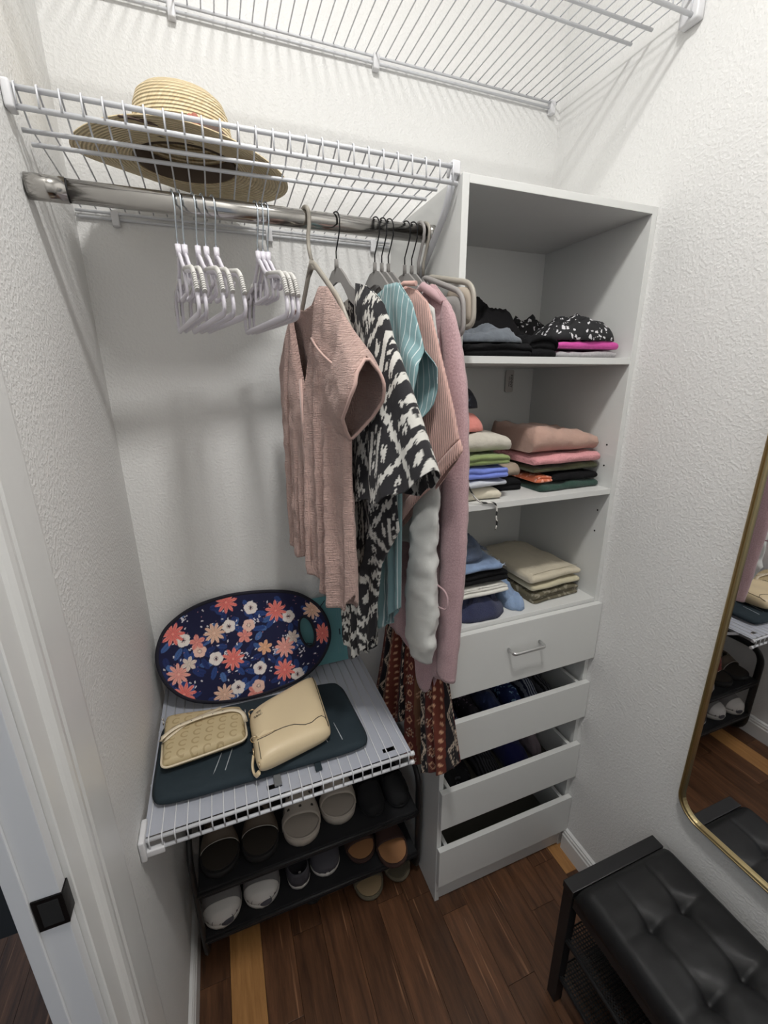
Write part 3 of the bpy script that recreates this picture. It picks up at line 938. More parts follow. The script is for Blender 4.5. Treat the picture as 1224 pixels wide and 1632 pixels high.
def sleeve(name, m, parent, path, rad, n=28, seg=40, seed=0, wr=0.003, colfn=None, fold=0.0, nf=5):
    """cloth tube along path [(s,t,z)], rad [(k, rs, rt)] half widths along s and t"""
    rg = random.Random(seed); ph = rg.uniform(0, 6)
    P = [Vector(p) for p in path]
    L_ = [0]
    for a, b in zip(P, P[1:]): L_.append(L_[-1]+(b-a).length)
    verts, faces, uvs, cols = [], [], [], []
    for j in range(seg+1):
        k = j/seg; d = k*L_[-1]
        i = max(q for q in range(len(P)-1) if L_[q] <= d+1e-9)
        f = (d-L_[i])/(L_[i+1]-L_[i])
        p0, p1, p2, p3 = P[max(0, i-1)], P[i], P[i+1], P[min(len(P)-1, i+2)]
        c = 0.5*((2*p1)+(-p0+p2)*f+(2*p0-5*p1+4*p2-p3)*f*f+(-p0+3*p1-3*p2+p3)*f**3)
        tg = ((p2-p0)*(1-f)+(p3-p1)*f).normalized()
        e1 = Vector((1, 0, 0))-Vector((1, 0, 0)).dot(tg)*tg
        if e1.length < 0.2: e1 = Vector((0, 0, 1))-Vector((0, 0, 1)).dot(tg)*tg
        e1.normalize(); e2 = tg.cross(e1)
        rs = interp([(q[0], q[1]) for q in rad], k); rtt = interp([(q[0], q[2]) for q in rad], k)
        for q in range(n):
            a = 2*PI*q/n
            w = 1+wr/max(rs, 0.01)*fbm(c.x+math.cos(a)*0.03+seed, math.sin(a)*0.03, c.z, 30)+fold*math.sin(nf*a+ph+2*k)*smooth(k*2)
            p = c+e1*(rs*math.cos(a)*w)+e2*(rtt*math.sin(a)*w)
            verts.append(p); uvs.append((rs*a, c.z if abs(tg.z) > 0.5 else d))
            if colfn: cols.append(colfn(rs*a, c.z, 2*q/n-1, k, 1))
    for j in range(seg):
        for q in range(n):
            faces.append((j*n+q, j*n+(q+1) % n, (j+1)*n+(q+1) % n, (j+1)*n+q))
    me = bpy.data.meshes.new(name); me.from_pydata([tuple(v) for v in verts], [], faces)
    uvl = me.uv_layers.new(name='UVMap')
    li = [0]*len(me.loops); me.loops.foreach_get('vertex_index', li)
    fl = []
    for k in li: fl.extend(uvs[k])
    uvl.data.foreach_set('uv', fl)
    o = bpy.data.objects.new(name, me); COL.objects.link(o); o.parent = parent
    me.materials.append(m)
    if colfn: set_cols(o, cols)
    me.polygons.foreach_set('use_smooth', [True]*len(me.polygons))
    return solid(o, 0.0014)

def garment(name, label, cat, x, phi=12):
    q = rp(x)
    return thing(name, label, cat, (q.x, q.y, 0), -(PI/2-math.radians(phi)))

# 1 pink gauze blouse
M_gauze = cloth_uv('dusty_pink_gauze', 'gauze', srgb(218, 184, 174))
g = garment('blouse', 'sleeveless dusty pink gauze blouse with open placket, first garment on the rod', 'blouse', 0.448)
sheet('body', M_gauze, g,
      far=[(0, -0.155), (0.12, -0.150), (0.3, -0.140), (1, -0.138)], near=[(0, 0.268), (0.10, 0.278), (0.16, 0.262), (0.22, 0.232), (0.30, 0.205), (0.45, 0.200), (0.8, 0.205), (1, 0.200)],
      ztf=[(-1, 1.725), (-0.8, 1.775), (-0.50, 1.842), (-0.42, 1.79), (-0.32, 1.72), (-0.2, 1.65), (-0.12, 1.585), (-0.03, 1.69), (0.07, 1.79), (0.18, 1.868), (0.35, 1.862), (0.6, 1.815), (0.85, 1.77), (1, 1.735)],
      ztb=[(-1, 1.725), (-0.8, 1.775), (-0.46, 1.845), (-0.2, 1.835), (0.0, 1.84), (0.18, 1.868), (0.35, 1.862), (0.6, 1.815), (0.85, 1.77), (1, 1.735)],
      zh=[(-1, 1.285), (-0.4, 1.275), (-0.13, 1.290), (-0.06, 1.262), (0.2, 1.255), (0.5, 1.215), (0.8, 1.205), (1, 1.26)],
      T=[(0, 0.0), (0.05, 0.012), (0.2, 0.022), (1, 0.024)], fold=(0.003, 0.020, 7.5),
      open_n=[(0, 0.0), (0.015, 0.006), (0.06, 0.024), (0.15, 0.035), (0.22, 0.031), (0.28, 0.012), (0.31, 0.0)], na=110, nv=110, t0=-0.014, seed=4, noise_a=0.0035)
# yoke seam, placket band with buttons
bm = bmesh.new()
tube(bm, [Vector((0.096+0.10*k, -0.036-0.006*math.sin(k*PI), 1.775-0.055*k)) for k in [i/8 for i in range(9)]], 0.0022, 6)
obj('yoke_seam', bm, M_gauze, g, True)
def band(name, m, parent, pts, half, nrm=(0, -1, 0), th=0.0016):
    bm = bmesh.new(); tube(bm, pts, half, 6, flat=(th, half, nrm)); return obj(name, bm, m, parent, True)
pk = band('placket', M_gauze, g, [(0.042, -0.041, 1.70), (0.044, -0.043, 1.6), (0.048, -0.045, 1.5), (0.052, -0.047, 1.4), (0.056, -0.048, 1.30)], 0.008)
# cap sleeve hem band
bm = bmesh.new()
rim = []
for side in (-1, 1):
    rr_ = []
    for k in range(15):
        v = 0.012+0.29*k/14
        o_ = interp([(0, 0.0), (0.015, 0.006), (0.06, 0.024), (0.15, 0.035), (0.22, 0.031), (0.28, 0.012), (0.31, 0.0)], v)
        s = interp([(0, 0.268), (0.10, 0.278), (0.16, 0.262), (0.22, 0.232), (0.30, 0.205), (0.45, 0.200)], v)
        rr_.append(Vector((s, side*o_-0.014, 1.735+(1.26-1.735)*v)))
    rim += rr_ if side < 0 else rr_[::-1]
tube(bm, rim, 0.0035, 6, closed=True)
obj('armhole_hem', bm, M_gauze, g, True)

# 2 ikat blouse
IK_B, IK_W = srgb(44, 43, 46), srgb(208, 206, 200)
rgI = random.Random(11)
JAG = [rgI.uniform(-1, 1) for _ in range(997)]
def ikat(s, z, a, v, side):
    thr = int((s+3)/0.0028)
    z2 = z+0.0075*JAG[thr % 997]+0.006*JAG[int(thr/3) % 997]
    X = (s-0.030)/0.128; Y = (z2-0.035)/0.180
    fx, fy = abs((X % 1)-0.5)*2, abs((Y % 1)-0.5)*2        # 0 at cell centre, 1 at the edge
    sgn = 1 if (Y % 1) > 0.5 else -1
    d = fx+fy
    if 0.90 < d < 1.10: return IK_W                          # diamond lattice
    if fx < 0.30 and fy < 0.46:                              # medallion: two pillars with a point, eyes inside
        if 0.12 < fx < 0.26: return IK_W
        if fx < 0.05 and 0.30 < fy: return IK_W
        if fx < 0.06 and (0.06 < fy < 0.15): return IK_W
    if 0.36 < fx < 0.52 and fy < 0.10+0.35*(fx-0.36) : return IK_W
    gx, gy = 1-fx, 1-fy                                       # corner hearts
    if gx+gy < 0.66 and abs(gy-0.20-gx*0.75*sgn) < 0.10 and gx < 0.36: return IK_W
    if gx < 0.07 and 0.42 < gy < 0.56: return IK_W
    return IK_B
M_ikat = vc_mat('black_and_white_ikat_cotton', 0.85)
g = garment('blouse', 'black and white ikat print blouse with wide fluttering sleeves', 'blouse', 0.518)
sheet('body', M_ikat, g, far=[(0, -0.19), (0.3, -0.17), (0.55, -0.12), (0.75, -0.05), (1, -0.02)],
      near=[(0, 0.19), (0.2, 0.20), (0.4, 0.215), (0.58, 0.235), (0.72, 0.165), (0.9, 0.14), (1, 0.13)],
      ztf=[(-1, 1.80), (-0.4, 1.868), (-0.2, 1.80), (0.1, 1.74), (0.45, 1.82), (0.56, 1.875), (0.8, 1.845), (1, 1.815)],
      ztb=[(-1, 1.80), (-0.4, 1.868), (0.1, 1.855), (0.56, 1.875), (0.8, 1.845), (1, 1.815)],
      zh=[(-1, 1.07), (-0.5, 1.03), (0, 1.0), (0.5, 1.03), (1, 1.10)], T=[(0, 0.0034), (0.06, 0.010), (0.3, 0.014), (1, 0.020)],
      fold=(0.002, 0.014, 4.2), na=150, nv=330, seed=9, colfn=ikat, t0=0.0)
sheet('sleeve', M_ikat, g, far=[(0, 0.085), (0.4, 0.088), (1, 0.086)], near=[(0, 0.190), (0.2, 0.215), (0.55, 0.275), (1, 0.345)],
      ztf=[(-1, 1.882), (-0.3, 1.872), (0.4, 1.852), (1, 1.828)], ztb=[(-1, 1.882), (-0.3, 1.872), (0.4, 1.852), (1, 1.828)],
      zh=[(-1, 1.450), (-0.4, 1.455), (0.2, 1.472), (0.65, 1.50), (1, 1.545)], T=[(0, 0.002), (0.08, 0.014), (0.3, 0.022), (0.5, 0.030), (1, 0.050)],
      fold=(0.001, 0.010, 2.4), na=130, nv=200, seed=12, colfn=ikat, t0=-0.003, noise_a=0.002)

# 3 teal striped shirt
M_teal = cloth_uv('teal_pinstripe_cotton', 'stripe', srgb(128, 160, 164), srgb(206, 216, 216))
g = garment('shirt', 'teal shirt with thin white stripes and short sleeves', 'shirt', 0.590)
sheet('body', M_teal, g, far=[(0, -0.16), (0.4, -0.12), (0.8, -0.05), (1, -0.03)],
      near=[(0, 0.180), (0.10, 0.212), (0.18, 0.232), (0.28, 0.222), (0.36, 0.180), (0.5, 0.15), (1, 0.145)],
      ztf=[(-1, 1.80), (-0.3, 1.875), (0.1, 1.76), (0.45, 1.882), (0.72, 1.880), (1, 1.835)], ztb=[(-1, 1.80), (-0.3, 1.875), (0.1, 1.865), (0.45, 1.882), (0.72, 1.880), (1, 1.835)],
      zh=[(-1, 1.05), (-0.3, 1.05), (0.3, 1.09), (0.7, 1.14), (1, 1.17)], T=[(0, 0.0034), (0.05, 0.009), (0.25, 0.012), (1, 0.014)],
      fold=(0.002, 0.012, 5), open_n=[(0, 0), (0.13, 0.0), (0.17, 0.022), (0.24, 0.029), (0.30, 0.020), (0.345, 0.0)], na=70, nv=90, seed=21, t0=-0.010)

# 4 blush ribbed top with band hem
M_blush = cloth_uv('blush_rib_knit', 'rib', srgb(224, 182, 172))
g = garment('ribbed_top', 'blush pink ribbed top with a slanting band hem', 'top', 0.626)
zh4 = [(-1, 1.30), (-0.2, 1.36), (0.35, 1.46), (1, 1.585)]
sheet('body', M_blush, g, far=[(0, -0.16), (1, -0.12)], near=[(0, 0.165), (0.25, 0.195), (0.5, 0.222), (0.8, 0.255), (1, 0.272)],
      ztf=[(-1, 1.80), (-0.3, 1.87), (0.1, 1.80), (0.5, 1.885), (0.75, 1.872), (1, 1.842)], ztb=[(-1, 1.80), (-0.3, 1.87), (0.1, 1.862), (0.5, 1.885), (0.75, 1.872), (1, 1.842)],
      zh=zh4, T=[(0, 0.0034), (0.06, 0.007), (0.4, 0.009), (1, 0.010)], fold=(0.001, 0.003, 3), na=60, nv=60, seed=31, noise_a=0.0012)
sheet('hem_band', M_blush, g, far=[(0, -0.12), (1, -0.115)], near=[(0, 0.274), (0.5, 0.284), (1, 0.270)],
      ztf=zh4, ztb=zh4, zh=[(a, z-0.040) for a, z in zh4], T=[(0, 0.0105), (0.5, 0.0125), (1, 0.011)], fold=(0.001, 0.001, 3), na=60, nv=8, seed=31, noise_a=0.001)
# collar roll
bm = bmesh.new(); tube(bm, [(0.02, -0.014, 1.852), (0.06, -0.016, 1.872), (0.10, -0.012, 1.886), (0.13, -0.004, 1.882)], 0.005, 8); obj('collar', bm, M_blush, g, True)

# 5 pale grey long sleeved top
M_cream = cloth_uv('pale_grey_jersey', 'plain', srgb(206, 206, 202))
g = garment('long_sleeved_top', 'pale grey long sleeved top with one sleeve hanging down in front', 'top', 0.6515)
sheet('body', M_cream, g, far=[(0, -0.16), (1, -0.10)], near=[(0, 0.150), (0.3, 0.185), (0.6, 0.17), (1, 0.14)],
      ztf=[(-1, 1.80), (-0.3, 1.872), (0.1, 1.80), (0.5, 1.880), (1, 1.835)], ztb=[(-1, 1.80), (-0.3, 1.872), (0.1, 1.862), (0.5, 1.880), (1, 1.835)],
      zh=[(-1, 1.30), (1, 1.30)], T=[(0, 0.0032), (0.1, 0.005), (1, 0.0055)], noise_a=0.001, fold=(0.0005, 0.001, 4), na=40, nv=40, seed=41)
sleeve('sleeve', M_cream, g, [(0.150, 0.0, 1.78), (0.160, 0.0, 1.6), (0.155, -0.012, 1.44), (0.155, -0.022, 1.28), (0.160, -0.026, 1.15), (0.164, -0.026, 1.06), (0.166, -0.024, 1.025)],
       [(0, 0.012, 0.002), (0.25, 0.036, 0.006), (0.45, 0.044, 0.012), (0.62, 0.046, 0.020), (0.8, 0.053, 0.026), (0.93, 0.050, 0.025), (1, 0.036, 0.020)], seed=5, wr=0.010, seg=80)

# 6 mauve cardigan
M_mauve = cloth_uv('heather_mauve_knit', 'heather', srgb(184, 146, 150), srgb(214, 182, 186))
g = garment('cardigan', 'long heather mauve knit cardigan hanging in front of the tower', 'cardigan', 0.680)
sheet('body', M_mauve, g, far=[(0, -0.15), (0.3, -0.10), (0.7, -0.085), (1, -0.085)], near=[(0, 0.165), (0.3, 0.205), (0.7, 0.215), (1, 0.205)],
      ztf=[(-1, 1.80), (-0.3, 1.872), (0.1, 1.74), (0.42, 1.888), (0.62, 1.890), (1, 1.838)], ztb=[(-1, 1.80), (-0.3, 1.872), (0.1, 1.862), (0.42, 1.888), (0.62, 1.890), (1, 1.838)],
      zh=[(-1, 0.995), (-0.4, 0.985), (0.0, 0.96), (0.11, 0.950), (0.15, 0.915), (0.20, 0.888), (0.27, 0.872), (0.38, 0.867), (0.47, 0.873), (0.54, 0.895), (0.60, 0.93), (0.66, 0.95), (1, 0.955)], T=[(0, 0.0034), (0.06, 0.007), (0.3, 0.009), (1, 0.011)],
      noise_a=0.0015, fold=(0.001, 0.006, 3.4), na=70, nv=80, seed=51, t0=0.002, lean=0.0)
sleeve('sleeve', M_mauve, g, [(0.145, 0.0, 1.850), (0.180, 0.0, 1.72), (0.200, -0.002, 1.52), (0.206, -0.004, 1.30), (0.203, -0.004, 1.12), (0.200, -0.004, 0.972)],
       [(0, 0.006, 0.003), (0.06, 0.022, 0.010), (0.2, 0.035, 0.016), (0.6, 0.040, 0.019), (1, 0.030, 0.018)], seed=6, wr=0.003, seg=60)
bm = bmesh.new()
tube(bm, rounded([(0.150, -0.040, 1.245), (0.235, -0.042, 1.235), (0.238, -0.042, 1.19), (0.205, -0.041, 1.185)], 0.02, 5), 0.0022, 6); obj('belt_loop', bm, M_mauve, g, True)
bm = bmesh.new()
for k in range(7):
    o_ = k*0.0052
    tube(bm, [Vector((0.075+o_*0.8, -0.018+0.001*k, 1.872-o_*0.4)), Vector((0.100+o_, -0.026, 1.80-o_)), Vector((0.118+o_, -0.028, 1.71-o_)), Vector((0.122+o_, -0.027, 1.62))], 0.0034, 6)
tag(obj('ribbed_collar', bm, M_mauve, g, True), 'ribbed knit collar')
bm = bmesh.new()
tube(bm, [(0.060, -0.010, 1.880), (0.090, -0.014, 1.886), (0.12, -0.012, 1.868), (0.142, -0.006, 1.848)], [0.004, 0.009, 0.009, 0.004], 10); obj('hood_roll', bm, M_mauve, g, True)

# 7 patchwork dress
PAL = dict(m=srgb(98, 46, 40), k=srgb(30, 27, 32), b=srgb(118, 84, 62), r=srgb(104, 50, 38), w=srgb(214, 196, 176), o=srgb(206, 160, 128))
def patch(s, z, a, v, side):
    u = (a+1)*0.5*13.0+0.25*math.sin(z*9+a*3)
    p = int(u) % 13
    f = u-int(u)
    kind = 'mkbrmkrmbkmrk'[p] if side < 0 else 'kmrbkmbkrmkbm'[p]
    y = z/0.046
    fy = y-math.floor(y); row = int(math.floor(y))
    dx, dy = (f-0.5), (fy-0.5)
    r = math.hypot(dx, dy)
    if kind == 'm':
        if row % 2 == 0:
            if r < 0.13: return PAL['m']
            if r < 0.20: return PAL['o']
            if 0.28 < r < 0.36 and (math.sin(8*math.atan2(dy, dx)) > 0): return PAL['w']
        elif abs(dx)+abs(dy) < 0.3 and abs(dx)+abs(dy) > 0.18: return PAL['o']
        return PAL['m']
    if kind == 'k':
        zg = abs((z/0.11) % 1-0.5)*2
        if abs(f-0.15-zg*0.6) < 0.035 or abs(f-0.24-zg*0.6) < 0.03: return PAL['w']
        if (f*6 % 1 < 0.35) and (z/0.011 % 1 < 0.4) and abs(f-0.4-zg*0.5) < 0.12: return PAL['w']
        if f > 0.7 and fy < 0.4 and abs(f-0.83) < fy*0.3: return PAL['w']
        return PAL['k']
    if kind == 'b':
        if abs(r-0.28) < 0.07 and math.sin(9*math.atan2(dy, dx)) > -0.2 and row % 2: return PAL['o']
        if (z/0.012 % 1 < 0.35) and abs(dx) < 0.12 and not row % 2: return PAL['o']
        return PAL['b']
    if (math.hypot((f*2 % 1)-0.5, (z/0.025 % 1)-0.5) < 0.22): return PAL['o']
    return PAL['r']
M_patch = vc_mat('maroon_patchwork_print', 0.85)
g = garment('dress', 'maroon and black patchwork print dress with a flared hem, hanging lowest', 'dress', 0.7055, 12)
sheet('skirt', M_patch, g, far=[(0, -0.10), (0.35, -0.115), (0.6, -0.15), (1, -0.215)], near=[(0, 0.13), (0.4, 0.15), (0.7, 0.19), (1, 0.235)],
      ztf=[(-1, 1.25), (1, 1.25)], ztb=[(-1, 1.25), (1, 1.25)],
      zh=[(-1, 0.575), (-0.65, 0.60), (-0.25, 0.635), (-0.05, 0.67), (0.02, 0.60), (0.2, 0.555), (0.45, 0.575), (0.62, 0.60), (0.8, 0.64), (1, 0.715)], T=[(0, 0.007), (0.4, 0.008), (1, 0.018)],
      back_fold=0.45, fold=(0.0, 0.026, 6.2), na=200, nv=150, seed=61, colfn=patch, t0=0.0, noise_a=0.002)
M_mar = mat('maroon_cotton', srgb(98, 46, 40), 0.9)
sheet('bodice', M_mar, g, far=[(0, -0.13), (1, -0.10)], near=[(0, 0.13), (1, 0.13)], ztf=[(-1, 1.80), (-0.3, 1.86), (0.1, 1.74), (0.5, 1.868), (1, 1.83)], ztb=[(-1, 1.80), (-0.3, 1.86), (0.1, 1.85), (0.5, 1.868), (1, 1.83)],
      zh=[(-1, 1.25), (1, 1.25)], T=[(0, 0.0032), (0.1, 0.008), (1, 0.007)], noise_a=0.001, fold=(0, 0.001, 4), na=30, nv=30, seed=62)

# ------------------------------------------------------------------ straw hat
def straw():
    m, nt, p = nodemat('woven_straw'); N, L = nt.nodes, nt.links
    uv = N.new('ShaderNodeUVMap'); sep = N.new('ShaderNodeSeparateXYZ'); L.new(uv.outputs[0], sep.inputs[0])
    w = N.new('ShaderNodeMath'); w.operation = 'MULTIPLY'; w.inputs[1].default_value = 2*PI/0.0062; L.new(sep.outputs[1], w.inputs[0])
    s = N.new('ShaderNodeMath'); s.operation = 'SINE'; L.new(w.outputs[0], s.inputs[0])
    mp = N.new('ShaderNodeMapping'); mp.inputs['Scale'].default_value = (220, 60, 1); L.new(uv.outputs[0], mp.inputs[0])
    n = N.new('ShaderNodeTexNoise'); n.inputs['Scale'].default_value = 1.0; n.inputs['Detail'].default_value = 3; L.new(mp.outputs[0], n.inputs['Vector'])
    r = N.new('ShaderNodeValToRGB'); r.color_ramp.elements[0].color = srgb(216, 192, 148); r.color_ramp.elements[1].color = srgb(246, 230, 194)
    r.color_ramp.elements[0].position = 0.3; r.color_ramp.elements[1].position = 0.7
    L.new(n.outputs[0], r.inputs[0])
    r3 = N.new('ShaderNodeMapRange'); r3.inputs[1].default_value = -1; r3.inputs[2].default_value = -0.4; r3.inputs[3].default_value = 0.70; r3.inputs[4].default_value = 1.0
    L.new(s.outputs[0], r3.inputs[0])
    mx = N.new('ShaderNodeMix'); mx.data_type = 'RGBA'; mx.blend_type = 'MULTIPLY'; mx.inputs[0].default_value = 1
    L.new(r.outputs[0], mx.inputs[6]); L.new(r3.outputs[0], mx.inputs[7]); L.new(mx.outputs[2], p.inputs['Base Color'])
    b = N.new('ShaderNodeBump'); b.inputs['Strength'].default_value = 0.8; b.inputs['Distance'].default_value = 0.002
    L.new(s.outputs[0], b.inputs['Height']); L.new(b.outputs[0], p.inputs['Normal'])
    p.inputs['Roughness'].default_value = 0.75
    return m
M_straw = straw()
hat = thing('straw_hat', 'wide brimmed straw sun hat with a dark scarf band on the wire shelf', 'hat', (0.246, -0.174, 2.0975), 0.0)
hat.rotation_euler = (0.02, 0, 0.06)
def revolve(name, m, parent, prof, n=72, wave=None):
    verts, faces, uv = [], [], []
    d = [0]
    for a, b in zip(prof, prof[1:]): d.append(d[-1]+math.hypot(b[0]-a[0], b[1]-a[1]))
    for j, (r, z) in enumerate(prof):
        for k in range(n+1):
            a = 2*PI*k/n
            zz = z+(wave(r, a) if wave else 0)
            verts.append((r*math.cos(a)*1.03, r*math.sin(a)*(0.97-0.14*smooth((r-0.10)/0.08)), zz)); uv.append((r*a, d[j]))
    for j in range(len(prof)-1):
        for k in range(n):
            faces.append((j*(n+1)+k, j*(n+1)+k+1, (j+1)*(n+1)+k+1, (j+1)*(n+1)+k))
    me = bpy.data.meshes.new(name); me.from_pydata(verts, [], faces)
    u = me.uv_layers.new(name='UVMap'); li = [0]*len(me.loops); me.loops.foreach_get('vertex_index', li)
    fl = []
    for k in li: fl.extend(uv[k])
    u.data.foreach_set('uv', fl)
    me.materials.append(m); me.polygons.foreach_set('use_smooth', [True]*len(me.polygons))
    o = bpy.data.objects.new(name, me); COL.objects.link(o); o.parent = parent
    return solid(o, 0.0022)
bw = lambda r, a: smooth((r-0.095)/0.1)*(0.016*math.sin(a+2.9)**2*1.0+0.012*math.cos(a-3.0)+0.004*math.sin(3*a+1))
revolve('crown', M_straw, hat, [(0.0005, 0.137), (0.022, 0.1365), (0.045, 0.133), (0.062, 0.126), (0.075, 0.114), (0.082, 0.096), (0.086, 0.07), (0.090, 0.04), (0.093, 0.022)], wave=lambda r, a: 0.008*math.sin(a)*smooth((0.10-r)/0.08))
revolve('brim', M_straw, hat, [(0.0925, 0.0225), (0.096, 0.016), (0.104, 0.013)]+[(0.104+0.088*k/14, 0.013-0.009*math.sin(k/14*1.9)) for k in range(1, 15)], wave=bw)
M_scarf = mat('dark_brown_print_scarf', srgb(92, 74, 66), 0.8, vary=0.6, vscale=45, bump=0.3, bscale=120)
bm = bmesh.new()
lathe(bm, [(0.0935, 0.020), (0.0975, 0.024), (0.0970, 0.040), (0.0935, 0.054), (0.0895, 0.058)], 56, fn=lambda p, a: Vector((p.x*1.03, p.y*0.97, p.z+0.003*math.sin(5*a)+0.002*math.sin(11*a))))
band_o = tag(obj('hat_band', bm, M_scarf, hat, True), 'dark printed scarf tied round the crown')
bm = bmesh.new(); lathe(bm, [(0.0895, 0.014), (0.0885, 0.018), (0.0865, 0.045), (0.0875, 0.047)], 56, fn=lambda p, a: Vector((p.x*1.03, p.y*0.97, p.z))); tag(obj('sweatband', bm, mat('brown_sweatband', srgb(110, 96, 84), 0.9), hat, True), 'dull brown inner sweatband')
# bow: two loops, knot and two tails at the front left
bm = bmesh.new()
for s_, w_ in ((-1, 1.0), (1, 0.9)):
    lp = [Vector((-0.02, -0.100, 0.026)), Vector((-0.02+s_*0.022, -0.110, 0.036)), Vector((-0.02+s_*0.042*w_, -0.106, 0.034)), Vector((-0.02+s_*0.044*w_, -0.104, 0.022)), Vector((-0.02+s_*0.022, -0.108, 0.019)), Vector((-0.02, -0.102, 0.024))]
    tube(bm, rounded(lp, 0.012, 3), 0.01, 6, flat=(0.003, 0.010, (0, -1, 0.2)))
bmesh.ops.create_uvsphere(bm, u_segments=12, v_segments=8, radius=0.011, matrix=Matrix.Translation((-0.02, -0.104, 0.027)))
for s_ in (-1, 1):
    tube(bm, rounded([(-0.02, -0.108, 0.027), (-0.02+s_*0.03, -0.125, 0.020), (-0.02+s_*0.065, -0.138, 0.0185), (-0.02+s_*0.085, -0.133, 0.0195)], 0.02, 4), 0.01, 6, flat=(0.002, 0.011, (0, -0.4, 1)))
obj('bow', bm, M_scarf, band_o, True)
bm = bmesh.new()
for k in range(5):
    a = 2*PI*k/5
    bmesh.ops.create_uvsphere(bm, u_segments=8, v_segments=6, radius=0.006, matrix=Matrix.Translation((0.012+0.007*math.cos(a), -0.108, 0.045+0.007*math.sin(a))) @ Matrix.Diagonal((1, 0.5, 1, 1)))
tag(obj('flower_print', bm, mat('dusty_rose_cloth', srgb(176, 112, 96), 0.8), band_o, True), 'small rose flower on the band')

# ------------------------------------------------------------------ things on the low shelf
def puffy(name, m, parent, quad, z0, th, loc, nu=40, nv=30, p=4.0, sag=None, rc=0.12, colfn=None):
    """puffed slab over a quadrilateral (x,y), flat underneath; quad order: back-left, back-right, front-right, front-left"""
    bm = bmesh.new()
    Q = [Vector((a, b, 0)) for a, b in quad]
    top, bot = {}, {}
    for i in range(nu+1):
        for j in range(nv+1):
            u, v = i/nu, j/nv
            # round the outline corners (superellipse remap)
            a, b = 2*u-1, 2*v-1
            k = rc
            aa = a*(1-k*b**8*0.5); bb = b*(1-k*a**8*0.5)
            uu, vv = (aa+1)/2, (bb+1)/2
            P = (Q[0]*(1-uu)+Q[1]*uu)*(1-vv)+(Q[3]*(1-uu)+Q[2]*uu)*vv
            h = (max(0, 1-abs(a)**p)*max(0, 1-abs(b)**p))**0.42
            dz = sag(uu, vv) if sag else 0
            x, y = P.x-loc[0], P.y-loc[1]
            top[i, j] = bm.verts.new((x, y, z0+th*0.45+th*0.55*h+dz*h))
            if 0 < i < nu and 0 < j < nv:
                bot[i, j] = bm.verts.new((x, y, z0+th*0.45*(1-h**0.7)))
            else: bot[i, j] = top[i, j]
    for i in range(nu):
        for j in range(nv):
            bm.faces.new((top[i, j+1], top[i+1, j+1], top[i+1, j], top[i, j]))
            q = [bot[i, j], bot[i+1, j], bot[i+1, j+1], bot[i, j+1]]
            q = list(dict.fromkeys(q))
            if len(q) > 2:
                try: bm.faces.new(q)
                except ValueError: pass
    bmesh.ops.recalc_face_normals(bm, faces=bm.faces)
    return obj(name, bm, m, parent, True)

M_navy = mat('dark_teal_canvas', srgb(30, 44, 52), 0.85, bump=0.4, bscale=30, bdist=0.004, vary=0.1)
M_stitch = mat('pale_thread', srgb(176, 180, 184), 0.7)
mat_q = [(0.016, -0.176), (0.508, -0.186), (0.522, -0.455), (0.014, -0.442)]
tote = thing('garment_bag', 'flat dark teal fabric bag lying under the two handbags on the low shelf', 'bag', (0.26, -0.29, 0))
puffy('body', M_navy, tote, mat_q, ZL+0.0026, 0.024, (0.26, -0.29), 60, 40, 14, sag=lambda u, v: 0.003*fbm(u*0.5, v*0.3, 1, 12), rc=0.13)
zt_ = ZL+0.0292
bm = bmesh.new()
for pts in ([(0.146, -0.41), (0.165, -0.355)], [(0.172, -0.408), (0.190, -0.350)], [(0.415, -0.415), (0.405, -0.360)], [(0.452, -0.42), (0.445, -0.36)]):
    a, b = Vector((pts[0][0]-0.26, pts[0][1]+0.29, zt_-0.0028)), Vector((pts[1][0]-0.26, pts[1][1]+0.29, zt_-0.0012))
    tube(bm, [a, b], 0.0011, 6)
obj('stitching', bm, M_stitch, tote, True)
bm = bmesh.new(); bx(bm, 0.372-0.26, 0.388-0.26, -0.470+0.29, -0.440+0.29, ZL+0.004, ZL+0.010, 0.002); obj('strap_end', bm, M_navy, tote)
bm = bmesh.new(); bx(bm, 0.275-0.26, 0.292-0.26, -0.476+0.29, -0.440+0.29, ZL+0.004, ZL+0.009, 0.002); obj('zip_pull', bm, mat('grey_webbing', srgb(110, 112, 114), 0.7), tote)

